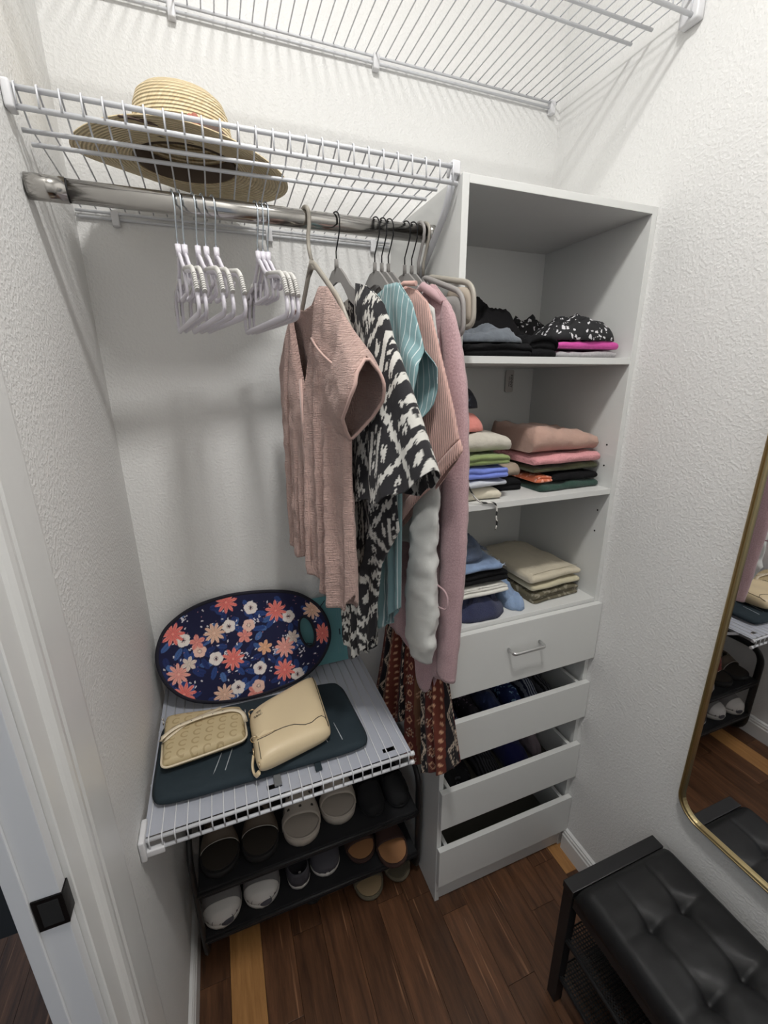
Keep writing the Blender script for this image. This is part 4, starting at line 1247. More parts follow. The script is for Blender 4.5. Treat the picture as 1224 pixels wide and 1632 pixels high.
# signature clutch
def sig():
    m, nt, p = nodemat('tan_jacquard_with_rings'); N, L = nt.nodes, nt.links
    tc = N.new('ShaderNodeTexCoord'); mp = N.new('ShaderNodeMapping'); mp.inputs['Scale'].default_value = (1/0.029, 1/0.027, 0); mp.inputs['Rotation'].default_value = (0, 0, 0.1)
    L.new(tc.outputs['Object'], mp.inputs[0])
    fr = N.new('ShaderNodeVectorMath'); fr.operation = 'FRACTION'; L.new(mp.outputs[0], fr.inputs[0])
    sb = N.new('ShaderNodeVectorMath'); sb.operation = 'SUBTRACT'; sb.inputs[1].default_value = (0.5, 0.5, 0); L.new(fr.outputs[0], sb.inputs[0])
    ln = N.new('ShaderNodeVectorMath'); ln.operation = 'LENGTH'; L.new(sb.outputs[0], ln.inputs[0])
    def cmp_(v, lo, hi):
        a = N.new('ShaderNodeMath'); a.operation = 'COMPARE'; a.inputs[1].default_value = (lo+hi)/2; a.inputs[2].default_value = (hi-lo)/2; L.new(v, a.inputs[0]); return a.outputs[0]
    ring = cmp_(ln.outputs['Value'], 0.24, 0.38)
    sx = N.new('ShaderNodeSeparateXYZ'); L.new(sb.outputs[0], sx.inputs[0])
    gt = N.new('ShaderNodeMath'); gt.operation = 'LESS_THAN'; gt.inputs[1].default_value = 0.22; L.new(sx.outputs[0], gt.inputs[0])
    mu = N.new('ShaderNodeMath'); mu.operation = 'MULTIPLY'; L.new(ring, mu.inputs[0]); L.new(gt.outputs[0], mu.inputs[1])
    c = N.new('ShaderNodeMix'); c.data_type = 'RGBA'; c.inputs[6].default_value = srgb(194, 176, 138); c.inputs[7].default_value = srgb(172, 152, 114)
    L.new(mu.outputs[0], c.inputs[0]); L.new(c.outputs[2], p.inputs['Base Color'])
    n = N.new('ShaderNodeTexNoise'); n.inputs['Scale'].default_value = 700; L.new(tc.outputs['Object'], n.inputs['Vector'])
    b = N.new('ShaderNodeBump'); b.inputs['Strength'].default_value = 0.3; b.inputs['Distance'].default_value = 0.0008; L.new(n.outputs[0], b.inputs['Height']); L.new(b.outputs[0], p.inputs['Normal'])
    p.inputs['Roughness'].default_value = 0.6
    return m
M_sig = sig()
M_ivory = mat('ivory_leather', srgb(222, 208, 182), 0.45, bump=0.15, bscale=260, bdist=0.0006)
M_cream2 = mat('cream_pebbled_leather', srgb(220, 200, 164), 0.42, bump=0.25, bscale=300, bdist=0.0006, vary=0.03)
M_edge = mat('dark_edge_paint', srgb(58, 48, 40), 0.5)
ck = thing('clutch_bag', 'small tan patterned wristlet with ivory strap and piping, left of the cream purse', 'bag', (0.130, -0.29, 0), 0.0)
cq = [(0.030, -0.200), (0.222, -0.236), (0.226, -0.352), (0.036, -0.372)]
puffy('body', M_sig, ck, cq, zt_+0.0006, 0.034, (0.130, -0.29), 44, 30, 8, rc=0.06)
Z1 = zt_+0.020
def loc3(x, y, z, o=(0.130, -0.29)): return Vector((x-o[0], y-o[1], z))
bm = bmesh.new(); tube(bm, rounded([loc3(0.0325, -0.30, Z1), loc3(0.036, -0.374, Z1-0.002), loc3(0.13, -0.366, Z1-0.002), loc3(0.228, -0.354, Z1-0.002), loc3(0.226, -0.30, Z1)], 0.02, 5), 0.0026, 8); tag(obj('piping', bm, M_ivory, ck, True), 'ivory leather piping')
bm = bmesh.new()
tube(bm, rounded([loc3(0.034, -0.285, Z1-0.004), loc3(0.028, -0.300, Z1+0.016), loc3(0.06, -0.276, Z1+0.022), loc3(0.13, -0.262, Z1+0.024), loc3(0.20, -0.262, Z1+0.021), loc3(0.224, -0.272, Z1+0.012), loc3(0.228, -0.292, Z1-0.004)], 0.03, 6), 0.004, 6, flat=(0.0014, 0.0062, (0, 0, 1)))
st = tag(obj('strap', bm, M_ivory, ck, True), 'ivory wrist strap')
bm = bmesh.new()
tube(bm, rounded([loc3(0.034, -0.292, Z1-0.002), loc3(0.040, -0.302, Z1+0.014), loc3(0.09, -0.262, Z1+0.0175), loc3(0.17, -0.238, Z1+0.016)], 0.02, 5), 0.004, 6, flat=(0.0014, 0.0052, (0, 0, 1)))
obj('strap_return', bm, M_ivory, ck, True)
bm = bmesh.new()
for k in range(5):
    bmesh.ops.create_cone(bm, segments=10, radius1=0.0011, radius2=0.0011, depth=0.0006, cap_ends=True, matrix=Matrix.Translation(loc3(0.075+0.025*k, -0.272+0.0025*k, Z1+0.0248)))
obj('strap_holes', bm, M_edge, st)
def ring_obj(parent, c, r, m=M_gold, axis='X', name='ring', rr=0.0014):
    bm = bmesh.new()
    R_ = Matrix.Rotation(PI/2, 4, axis) if axis else Matrix()
    tube(bm, [Vector(c)+(R_ @ Vector((r*math.cos(2*PI*k/14), r*math.sin(2*PI*k/14), 0))) for k in range(14)], rr, 6, closed=True)
    return obj(name, bm, m, parent, True)
ring_obj(ck, loc3(0.028, -0.222, Z1+0.002), 0.006, M_handle, 'Y'); ring_obj(ck, loc3(0.229, -0.262, Z1+0.002), 0.006, M_handle, 'Y')
bm = bmesh.new(); bmesh.ops.create_uvsphere(bm, u_segments=10, v_segments=8, radius=0.0032, matrix=Matrix.Translation(loc3(0.026, -0.214, Z1+0.006))); obj('zip_end', bm, M_handle, ck, True)

# cream purse
po = (0.330, -0.32)
pq = [(0.236, -0.288), (0.430, -0.196), (0.427, -0.425), (0.242, -0.468)]
pu = thing('shoulder_bag', 'smooth cream leather shoulder bag with gold rings and dark edge seams', 'bag', (po[0], po[1], 0))
puffy('body', M_cream2, pu, pq, zt_+0.0006, 0.060, po, 50, 40, 5, sag=lambda u, v: 0.003*math.sin(u*7+v*3)*math.sin(v*4), rc=0.10)
zp = zt_+0.0606
def bag_pt(u, v, dz=0.0):
    Q = [Vector((a, b, 0)) for a, b in pq]
    a, b = 2*u-1, 2*v-1
    P = (Q[0]*(1-u)+Q[1]*u)*(1-v)+(Q[3]*(1-u)+Q[2]*u)*v
    h = (max(0, 1-abs(a)**5)*max(0, 1-abs(b)**5))**0.42
    return Vector((P.x-po[0], P.y-po[1], zt_+0.0006+0.060*(0.45+0.55*h)+0.003*math.sin(u*7+v*3)*math.sin(v*4)*h+dz))
bm = bmesh.new()
tube(bm, [bag_pt(u, v, 0.0005) for u, v in [(0.28, 0.70), (0.38, 0.71), (0.46, 0.73), (0.53, 0.755), (0.60, 0.80), (0.66, 0.83), (0.75, 0.84), (0.84, 0.81), (0.90, 0.80), (0.945, 0.83), (0.96, 0.89), (0.96, 0.94)]], 0.0010, 6)
tube(bm, [bag_pt(u, v, 0.0005) for u, v in [(0.05, 0.65), (0.10, 0.68), (0.16, 0.70), (0.24, 0.705), (0.28, 0.70)]], 0.0010, 6)
tube(bm, [bag_pt(0.955, v, 0.0005) for v in (0.06, 0.15, 0.25, 0.35, 0.45, 0.55, 0.65, 0.75, 0.84)], 0.0010, 6)
tube(bm, [bag_pt(0.06, v, 0.0005) for v in (0.70, 0.76, 0.82, 0.88, 0.94)], 0.0009, 6)
tag(obj('edge_seam', bm, M_edge, pu, True), 'dark painted edge seam')
bm = bmesh.new()
vs = [bm.verts.new(bag_pt(u, v, 0.0012)) for u, v in [(0.05, 0.56), (0.15, 0.60), (0.27, 0.655), (0.28, 0.69), (0.16, 0.685), (0.06, 0.635)]]
bm.faces.new(vs)
solid(obj('strap_tab', bm, M_cream2, pu), 0.002)
for c, r, ax in ((bag_pt(0.02, 0.60, 0.004), 0.0085, 'X'), (bag_pt(-0.01, 0.68, 0.000), 0.0075, 'Y'), (bag_pt(0.05, 0.0, 0.006), 0.0085, 'X'), (bag_pt(0.01, 0.05, 0.003), 0.007, 'Y'), (bag_pt(0.03, 0.96, -0.004), 0.005, 'Y')):
    ring_obj(pu, c, r, M_gold, ax, 'ring', 0.0017)
bm = bmesh.new(); tube(bm, rounded([bag_pt(-0.015, 0.70, -0.004), bag_pt(-0.05, 0.80, -0.020), bag_pt(-0.03, 0.92, -0.028), bag_pt(0.02, 0.97, -0.020)], 0.02, 5), 0.004, 6, flat=(0.003, 0.006, (1, 0, 0.3))); obj('strap', bm, M_cream2, pu, True)
# stamped logo: carriage mark over the name
def text_obj(name, txt, size, m, parent, mw, ext=0.0003):
    cu = bpy.data.curves.new(name, 'FONT'); cu.body = txt; cu.size = size; cu.extrude = ext; cu.align_x = 'CENTER'; cu.align_y = 'CENTER'; cu.resolution_u = 3
    tmp = bpy.data.objects.new(name+'_tmp', cu); COL.objects.link(tmp)
    dg = bpy.context.evaluated_depsgraph_get(); dg.update()
    me = bpy.data.meshes.new_from_object(tmp.evaluated_get(dg))
    bpy.data.objects.remove(tmp, do_unlink=True)
    me.name = name; me.materials.clear(); me.materials.append(m)
    me.transform(mw)
    o = bpy.data.objects.new(name, me); COL.objects.link(o); o.parent = parent
    return o
ang = math.atan2(bag_pt(0.4, 0.2).y-bag_pt(0.1, 0.2).y, bag_pt(0.4, 0.2).x-bag_pt(0.1, 0.2).x)
c = bag_pt(0.12, 0.29, 0.0012)
text_obj('logo', 'COACH', 0.0075, M_edge, pu, Matrix.Translation(c) @ Matrix.Rotation(ang, 4, 'Z'), 0.0006)
bm = bmesh.new()
cc = bag_pt(0.13, 0.23, 0.0012)
for dx, dy, r in ((-0.004, -0.001, 0.0018), (0.003, -0.001, 0.0022)):
    e = Matrix.Rotation(ang, 4, 'Z') @ Vector((dx, dy, 0))
    tube(bm, [cc+e+Vector((r*math.cos(k*PI/5), r*math.sin(k*PI/5), 0)) for k in range(10)], 0.0004, 4, closed=True)
e = Matrix.Rotation(ang, 4, 'Z')
tube(bm, [cc+e @ Vector((-0.008, 0.0015, 0)), cc+e @ Vector((0.0, 0.003, 0)), cc+e @ Vector((0.006, 0.0035, 0))], 0.0007, 4)
obj('carriage_mark', bm, M_edge, pu)

# floral board leaning on the back wall
TB = math.radians(25.94)
bd = thing('floral_lap_board', 'oval navy board printed with pink and white flowers, leaning on the back wall', 'board', (0.270, -0.150, ZL+0.0035))
bd.rotation_euler = (-TB, 0, 0)
OUT = [(-0.255, 0.146), (-0.248, 0.184), (-0.229, 0.22), (-0.197, 0.247), (-0.153, 0.269), (-0.099, 0.282), (-0.03, 0.288), (0.063, 0.281), (0.134, 0.265), (0.176, 0.241), (0.208, 0.21), (0.228, 0.171), (0.234, 0.128), (0.226, 0.092), (0.2, 0.053), (0.165, 0.025), (0.120, 0.004), (0.064, -0.006), (0.003, -0.012), (-0.056, -0.011), (-0.116, -0.003), (-0.169, 0.014), (-0.206, 0.038), (-0.234, 0.071), (-0.249, 0.106)]
OUT = [(a, b+0.0165) for a, b in OUT]
HOLE = (0.165, 0.1555, 0.0235, 0.047, math.radians(8))
FL = [('c', -0.21, 0.209), ('w', -0.185, 0.187), ('p', -0.15, 0.174), ('t', -0.101, 0.19), ('w', -0.06, 0.202), ('s', -0.004, 0.194), ('w', 0.007, 0.244), ('c', 0.079, 0.222), ('w', 0.114, 0.198), ('p', -0.019, 0.166), ('s', -0.145, 0.148), ('w', -0.104, 0.118), ('c', -0.058, 0.107), ('o', 0.034, 0.121), ('q', 0.092, 0.109), ('v', -0.176, 0.119), ('q', -0.205, 0.097), ('w', 0.013, 0.065), ('c', 0.083, 0.044), ('s', 0.003, 0.016), ('w', -0.053, 0.025), ('t', -0.092, 0.014), ('c', -0.196, 0.04), ('w', 0.119, 0.023), ('t', 0.189, 0.204), ('c', 0.211, 0.127), ('c', -0.06, 0.272), ('v', 0.119, 0.135), ('p', -0.009, 0.001)]
FLP = {'c': (0.029, 10, srgb(226, 108, 104), srgb(242, 156, 140)), 'q': (0.028, 10, srgb(226, 148, 138), srgb(240, 184, 168)), 't': (0.027, 10, srgb(222, 176, 152), srgb(240, 206, 184)),
       'p': (0.020, 5, srgb(220, 132, 124), srgb(232, 160, 146)), 'o': (0.020, 6, srgb(222, 164, 128), srgb(238, 190, 156)), 'v': (0.019, 6, srgb(214, 196, 184), srgb(230, 214, 204)),
       'w': (0.0175, 5, srgb(236, 226, 220), srgb(236, 226, 220)), 's': (0.0165, 5, srgb(236, 196, 180), srgb(236, 196, 180))}
NAVY = srgb(26, 28, 62)
rb = random.Random(5)
LEAF = []
for k, fx_, fy_ in FL:
    for _ in range(3):
        a = rb.uniform(0, 6.28); LEAF.append((fx_+0.028*math.cos(a), fy_+0.026*math.sin(a), a, 0.018, 0.0075, rb.choice((srgb(44, 70, 128), srgb(36, 52, 104), srgb(66, 96, 150)))))
for _ in range(46):
    LEAF.append((rb.uniform(-0.24, 0.22), rb.uniform(0, 0.28), rb.uniform(0, 6.28), 0.014, 0.008, rb.choice((srgb(40, 62, 116), srgb(34, 46, 94), srgb(78, 110, 164)))))
SEED = [(rb.uniform(-0.24, 0.22), rb.uniform(0, 0.28), rb.uniform(0, 6.28)) for _ in range(110)]
DOTS = [(rb.uniform(-0.24, 0.22), rb.uniform(0, 0.28)) for _ in range(160)]
SPRAY = []
for _ in range(15):
    cx_, cy_ = rb.uniform(-0.22, 0.21), rb.uniform(0.02, 0.26)
    SPRAY += [(cx_+rb.uniform(-0.009, 0.009), cy_+rb.uniform(-0.010, 0.010)) for _ in range(14)]
def flower_col(x, y):
    best = None
    for k, cx_, cy_ in FL:
        cy_ += 0.0145
        dx, dy = x-cx_, y-cy_
        R0, n, c1, c2 = FLP[k]
        R0 *= 1.12
        r = math.hypot(dx, dy)
        if r > R0*1.05: continue
        a = math.atan2(dy, dx)+cx_*40
        ph_ = (a*n/(2*PI)) % 1
        if k in 'ws':
            lim = R0*(0.86+0.14*abs(math.sin(a*n/2)))
            if r < lim:
                if r < R0*0.17: return srgb(52, 44, 60) if k == 'w' else srgb(240, 220, 200)
                if r < R0*0.36 and (a*14/(2*PI)) % 1 < 0.5: return srgb(150, 110, 110)
                sh = 0.92 if abs(ph_-0.5) > 0.44 else 1.0
                return tuple(v*sh for v in c1[:3])
        else:
            pet = abs(ph_-0.5)*2           # 0 in the petal's middle
            lim = R0*(1.0-0.55*pet**1.6)
            if r < lim:
                if r < R0*0.10: return c2
                f = 0.72 if pet > 0.80 else 1
                t = r/R0
                q = c1 if pet < 0.22 and t > 0.2 else c2
                return tuple(v*f for v in (c1[i]*(1-t)+q[i]*t for i in range(3)))
    for cx_, cy_, a in SEED:
        dx, dy = x-cx_, y-cy_
        if abs(dx) < 0.005 and abs(dy) < 0.005:
            u = dx*math.cos(a)+dy*math.sin(a); w = -dx*math.sin(a)+dy*math.cos(a)
            if (u/0.0038)**2+(w/0.0017)**2 < 1: return srgb(224, 220, 224)
    for cx_, cy_ in SPRAY:
        if abs(x-cx_) < 0.0016 and abs(y-cy_) < 0.0016: return srgb(226, 222, 230)
    for cx_, cy_ in DOTS:
        if abs(x-cx_) < 0.0011 and abs(y-cy_) < 0.0011: return srgb(170, 120, 130)
    for cx_, cy_, a, l, w_, c in LEAF:
        dx, dy = x-cx_, y-cy_
        if abs(dx) < l and abs(dy) < l:
            u = (dx*math.cos(a)+dy*math.sin(a))/l; w = (-dx*math.sin(a)+dy*math.cos(a))/w_
            if u*u+w*w < 1: return tuple(v*(0.7 if abs(w) < 0.12 else 1) for v in c[:3])
    return NAVY[:3]
def catmull_loop(pts, per=8):
    n = len(pts); out = []
    for i in range(n):
        p0, p1, p2, p3 = [Vector((*pts[(i+q) % n], 0)) for q in (-1, 0, 1, 2)]
        for k in range(per):
            f = k/per
            c = 0.5*((2*p1)+(-p0+p2)*f+(2*p0-5*p1+4*p2-p3)*f*f+(-p0+3*p1-3*p2+p3)*f**3)
            out.append((c.x, c.y))
    return out
outl = catmull_loop(OUT, 8)
hc, hs = math.cos(HOLE[4]), math.sin(HOLE[4])
def hole_pt(a, k=1.0):
    x, y = HOLE[2]*k*math.cos(a), HOLE[3]*k*math.sin(a)
    return (HOLE[0]+x*hc-y*hs, HOLE[1]+x*hs+y*hc)
def in_hole(x, y, k=1.0):
    dx, dy = x-HOLE[0], y-HOLE[1]
    u = (dx*hc+dy*hs)/(HOLE[2]*k); w = (-dx*hs+dy*hc)/(HOLE[3]*k)
    return u*u+w*w
def inside(x, y):
    c = False; n = len(outl); j = n-1
    for i in range(n):
        xi, yi = outl[i]; xj, yj = outl[j]
        if (yi > y) != (yj > y) and x < (xj-xi)*(y-yi)/(yj-yi)+xi: c = not c
        j = i
    return c
def board_mesh():
    step = 0.0017
    nx, ny = int(0.50/step), int(0.31/step)
    grid = {}; verts = []; faces = []; cols = []
    TH_ = 0.011
    ok = {}
    for i in range(nx+1):
        for j in range(ny+1):
            x, y = -0.26+i*step, j*step
            ok[i, j] = inside(x, y) and in_hole(x, y) > 1
    for i in range(nx):
        for j in range(ny):
            q = [(i, j), (i+1, j), (i+1, j+1), (i, j+1)]
            if all(ok[k] for k in q):
                for k in q:
                    if k not in grid:
                        x, y = -0.26+k[0]*step, k[1]*step
                        grid[k] = len(verts); verts.append((x, -TH_, y)); cols.append(flower_col(x, y))
                faces.append([grid[k] for k in q])
    return verts, faces, cols
v_, f_, c_ = board_mesh()
me = bpy.data.meshes.new('printed_face'); me.from_pydata(v_, [], f_); M_floral = vc_mat('floral_neoprene_print', 0.75, 0.1, 0.25, 600); me.materials.append(M_floral)
o = bpy.data.objects.new('printed_face', me); COL.objects.link(o); o.parent = bd; set_cols(o, c_)
tag(o, 'navy face printed with coral, blush and white flowers')
M_bind = mat('navy_black_binding', srgb(20, 19, 34), 0.8, bump=0.3, bscale=500)
bm = bmesh.new()
hole = [hole_pt(2*PI*k/48) for k in range(48)]
# back plate ring between outline and hole, a little behind the print
def edge_loop(pts, y): return [bm.verts.new((a, y, b)) for a, b in pts]
o1, o2 = edge_loop(outl, -0.0105), edge_loop(outl, 0.0); h1, h2 = edge_loop(hole, -0.0105), edge_loop(hole, 0.0)
for A, B in ((o1, o2), (h2, h1)):
    n = len(A)
    for k in range(n): bm.faces.new((A[k], A[(k+1) % n], B[(k+1) % n], B[k]))
for (A, B) in ((o2, h2), (o1, h1)):
    es = [bm.edges.get((L_[k], L_[(k+1) % len(L_)])) for L_ in (A, B) for k in range(len(L_))]
    bmesh.ops.triangle_fill(bm, use_beauty=True, use_dissolve=False, edges=es)
bmesh.ops.recalc_face_normals(bm, faces=bm.faces)
obj('foam_core', bm, M_bind, bd)
bm = bmesh.new(); tube(bm, [Vector((a, -0.0065, b)) for a, b in outl], 0.0062, 8, closed=True); obj('edge_binding', bm, M_bind, bd, True)
bm = bmesh.new(); tube(bm, [Vector((a, -0.0065, b)) for a, b in [hole_pt(2*PI*k/40, 1.04) for k in range(40)]], 0.0055, 8, closed=True); obj('handle_binding', bm, M_bind, bd, True)
bm = bmesh.new()
tube(bm, [Vector((0.173, -0.012, 0.117)), Vector((0.165, -0.014, 0.118)), Vector((0.158, -0.013, 0.122))], 0.0016, 6); tube(bm, [Vector((0.214, -0.012, 0.222)), Vector((0.224, -0.014, 0.232)), Vector((0.232, -0.013, 0.240))], 0.0013, 6)
obj('tag_cord', bm, M_bind, bd, True)

# teal folder behind it
fo = thing('folder', 'flat teal cardboard folder standing behind the right end of the floral board', 'folder', (0.5, -0.075, ZL+0.0035))
fo.rotation_euler = (math.radians(-15), 0, 0)
M_teal2 = mat('teal_card', srgb(104, 162, 168), 0.6)
bm = bmesh.new(); bx(bm, -0.14, 0.068, -0.003, 0.003, 0.0, 0.222, 0.001); obj('cover', bm, M_teal2, fo)
bm = bmesh.new()
for k, (x, z0, z1) in enumerate([(0.045, 0.028, 0.075), (0.052, 0.03, 0.08), (0.038, 0.025, 0.06), (0.044, 0.14, 0.175), (0.052, 0.135, 0.18)]):
    bx(bm, x-0.0008, x+0.0008, -0.0034, -0.0029, z0, z1)
tag(obj('printed_lines', bm, mat('pale_teal_ink', srgb(120, 166, 172), 0.6), fo), 'faint pale lines of print')
bm = bmesh.new(); bx(bm, 0.046, 0.050, -0.0034, -0.0029, 0.088, 0.108); obj('dark_mark', bm, mat('dark_teal_ink', srgb(28, 52, 60), 0.6), fo)
# small white clip on the wall above the board
t = thing('wall_clip', 'small white plastic wall clip just above the floral board', 'clip', (0.253, -0.001, 1.062))
box('clip_body', M_plastic, t, -0.014, 0.014, -0.014, 0.0005, -0.010, 0.006, 0.003)

# ------------------------------------------------------------------ folded and crumpled clothes
def folded_mesh(w, d, h, layers=2, seed=0, slope=0.0, rough=0.003, nx=22):
    """stack of folds: rounded fold edges at the front, loft along x; local origin at bottom centre"""
    bm = bmesh.new()
    def ring(x, k, kz):
        pts = []
        hh = h*kz
        y0, y1 = -d/2*k, d/2*k
        n = 10
        for i in range(n+1):
            pts.append((lerp(y1, y0+hh/layers*0.5, i/n), 0.0))
        for l in range(layers):
            r = hh/layers/2
            for q in range(5):
                a = -PI/2+PI*(q+0.5)/5
                pts.append((y0+r-r*1.0*math.cos(a)+0.004*math.sin(l*2.3+seed)*(1 if l else 0), hh/layers*(l+0.5)+r*math.sin(a)*0.96))
        for i in range(n+1):
            pts.append((lerp(y0+hh/layers*0.5, y1, i/n), hh))
        for q in range(1, 4):
            pts.append((y1+0.2*hh*math.sin(PI*q/4), hh*(1-q/4)))
        out = []
        for y, z in pts:
            top = z/h if h else 0
            e = fbm(x+seed*3.1, y, z*2, 14)
            e2 = fbm(x+seed*1.7, y+4, z*2, 40)
            zz = z*(1-0.16*abs(2*x/w)**4*top)+(rough*2.4*e+rough*1.0*e2)*top*kz+slope*x*top
            yy = y+(rough*0.9*fbm(x+seed, y*0.3, z, 20)+0.005*noise.noise(Vector((x*13+seed*3, 0, seed+z*20))))*(1 if y < 0 else 0.4)
            out.append(Vector((x, yy, max(0.0003*top, zz))))
        return out
    rings = []
    e = min(0.012, h*0.6)
    for x, k, kz in [(-w/2, 0.90, 0.45), (-w/2+e*0.15, 0.955, 0.75), (-w/2+e*0.5, 0.985, 0.93)]: rings.append(ring(x, k, kz))
    for i in range(nx+1): rings.append(ring(-w/2+e+(w-2*e)*i/nx, 1, 1))
    for x, k, kz in [(w/2-e*0.5, 0.985, 0.93), (w/2-e*0.15, 0.955, 0.75), (w/2, 0.90, 0.45)]: rings.append(ring(x, k, kz))
    loft(bm, rings)
    bmesh.ops.recalc_face_normals(bm, faces=bm.faces)
    return bm
def folded(name, label, cat, m, cx, cy, z, w, d, h, layers=2, seed=0, rz=0.0, slope=0.0, rough=0.003, group=None):
    rj = random.Random(seed*7+1)
    o = obj(name, folded_mesh(w, d, h, layers, seed, slope, rough), m, None, True)
    o.location = (cx+rj.uniform(-0.003, 0.003), cy+rj.uniform(-0.007, 0.007), z); o.rotation_euler = (0, 0, rz+rj.uniform(-0.035, 0.035))
    return tag(o, label, cat, group)
def heap_mesh(w, d, h, seed=0, n=64, wr=0.30, p=2.2, lump=1.0):
    bm = bmesh.new()
    top = {}
    rings = 34
    c = bm.verts.new((0, 0, 0))
    rows = []
    for j in range(1, rings+1):
        r = j/rings
        row = []
        for k in range(n):
            a = 2*PI*k/n
            # superellipse outline, wobbly
            e = (abs(math.cos(a))**3+abs(math.sin(a))**3)**(-1/3)
            wob = 1+0.10*fbm(math.cos(a)+seed, math.sin(a), 0, 1.7)
            x, y = w/2*e*r*wob*math.cos(a), d/2*e*r*wob*math.sin(a)
            prof = max(0, 1-r**(p*1.5))**0.6
            wx, wy = x+0.02*noise.noise(Vector((x*14, y*14, seed+3.3))), y+0.02*noise.noise(Vector((x*14+9, y*14, seed)))
            rid = 1-abs(noise.noise(Vector((wx*(2.6/max(w, d))+seed*2, wy*(3.2/max(w, d))+seed, 0.3*seed))))*2.4
            rid2 = 1-abs(noise.noise(Vector((wx*(7.5/max(w, d))+seed, wy*(7/max(w, d)), 1.3*seed))))*2.2
            big = noise.noise(Vector((x*9+seed*5, y*9, seed)))
            z = h*prof*(0.74+0.28*big*lump+wr*0.50*(rid-0.5)*(1-r**6)+wr*0.26*(rid2-0.5)*(1-r**6))
            row.append(bm.verts.new((x, y, max(0.0004, z))))
        rows.append(row)
    c.co.z = sum(v.co.z for v in rows[0])/n
    for k in range(n): bm.faces.new((c, rows[0][k], rows[0][(k+1) % n]))
    for A, B in zip(rows, rows[1:]):
        for k in range(n): bm.faces.new((A[k], B[k], B[(k+1) % n], A[(k+1) % n]))
    base = [bm.verts.new((v.co.x*0.985, v.co.y*0.985, 0)) for v in rows[-1]]
    for k in range(n): bm.faces.new((rows[-1][k], base[k], base[(k+1) % n], rows[-1][(k+1) % n]))
    bm.faces.new(base[::-1])
    bmesh.ops.recalc_face_normals(bm, faces=bm.faces)
    return bm
def heap(name, label, cat, m, cx, cy, z, w, d, h, seed=0, rz=0.0, wr=0.30, group=None, tilt=(0, 0), lump=1.0):
    o = obj(name, heap_mesh(w, d, h, seed, wr=wr, lump=lump), m, None, True)
    o.location = (cx, cy, z); o.rotation_euler = (tilt[0], tilt[1], rz)
    return tag(o, label, cat, group)
def fab(name, col, **k):
    k.setdefault('bump', 0.65); k.setdefault('bscale', 42); k.setdefault('bdist', 0.006); k.setdefault('detail', 7); k.setdefault('vary', 0.12); k.setdefault('vscale', 18); k.setdefault('sheen', 0.15)
    return mat(name, col, 0.9, **k)
M_blackknit = fab('black_knit', srgb(22, 21, 23), sheen=0.0, spec=0.2); M_blackjersey = fab('black_jersey', srgb(19, 19, 21), sheen=0.0, spec=0.2)
M_greyblue = fab('washed_grey_cotton', srgb(96, 102, 110), vary=0.35, vscale=30)
M_star = blot_mat('black_fabric_with_white_print', srgb(24, 24, 27), srgb(214, 212, 216), 62, 0.30)
M_mag = fab('magenta_jersey', srgb(206, 70, 158)); M_heather = fab('light_grey_heather', srgb(166, 164, 166), vary=0.3, vscale=160)
e_ = 0.0008
# top cubby
Z = S1+e_
folded('folded_trousers', 'black folded trousers at the left end of the top cubby, under the grey washed cloth', 'trousers', M_blackjersey, 0.870, -0.324, Z, 0.180, 0.110, 0.028, 2, 3, rough=0.004)
heap('crumpled_shirt', 'washed grey blue cloth bunched in front of the black heap in the top cubby', 'shirt', M_greyblue, 0.878, -0.328, Z+0.031, 0.165, 0.095, 0.048, 8, wr=0.6)
heap('crumpled_sweater', 'large plain black garment heaped in the left half of the top cubby', 'sweater', M_blackknit, 0.966, -0.172, Z, 0.245, 0.172, 0.190, 4, wr=0.55)
folded('folded_leggings', 'plain black folded garment in the middle of the top cubby', 'leggings', M_blackjersey, 1.006, -0.322, Z, 0.088, 0.110, 0.050, 3, 12, rough=0.005)
folded('folded_shirt', 'light grey heather shirt folded at the bottom right of the top cubby', 'shirt', M_heather, 1.158, -0.272, Z, 0.205, 0.195, 0.017, 1, 5)
folded('folded_shirt', 'bright magenta shirt folded between grey shirt and black printed clothes', 'shirt', M_mag, 1.155, -0.272, Z+0.0215, 0.210, 0.190, 0.015, 1, 9)
heap('printed_blouse', 'black ruffled blouse with white floral print on the magenta shirt', 'blouse', M_star, 1.163, -0.292, Z+0.042, 0.218, 0.150, 0.074, 17, wr=0.6)
heap('printed_dress', 'black garment with small white print bunched at the back right of the top cubby', 'dress', M_star, 1.178, -0.092, Z, 0.160, 0.120, 0.165, 23, wr=0.25, lump=0.5)
# middle cubby
Z = S2+e_
M_cream3 = fab('cream_cotton', srgb(214, 206, 186)); M_offw = fab('white_cotton_blue_edge', srgb(200, 204, 212)); M_peri = cloth_uv('periwinkle', 'plain', srgb(112, 132, 212))
M_peri = fab('periwinkle_rib', srgb(116, 134, 214)); M_green = fab('olive_green_jersey', srgb(132, 148, 92)); M_oat = fab('oatmeal_knit', srgb(196, 190, 178)); M_coral = fab('coral_cotton', srgb(214, 132, 122))
M_navyp = blot_mat('navy_print', srgb(26, 28, 38), srgb(70, 78, 92), 60, 0.2)
LX, LY, LD = 0.857, -0.262, 0.205
st_ = [('camisole', 'cream folded top at the bottom of the left stack in the middle cubby', M_cream3, 0.030, 0.142, 0.0, 1), ('folded_shirt', 'white folded shirt with bluish edge just above the cream top, middle cubby', M_offw, 0.014, 0.146, 0.002, 1),
       ('camisole', 'periwinkle blue ribbed top folded in the left stack, middle cubby', M_peri, 0.028, 0.150, 0.003, 2), ('folded_shirt', 'olive green folded shirt above the periwinkle top', M_green, 0.024, 0.155, 0.004, 2),
       ('folded_sweater', 'oatmeal knit folded thickly above the olive green shirt', M_oat, 0.044, 0.160, 0.006, 1)]
z_ = Z
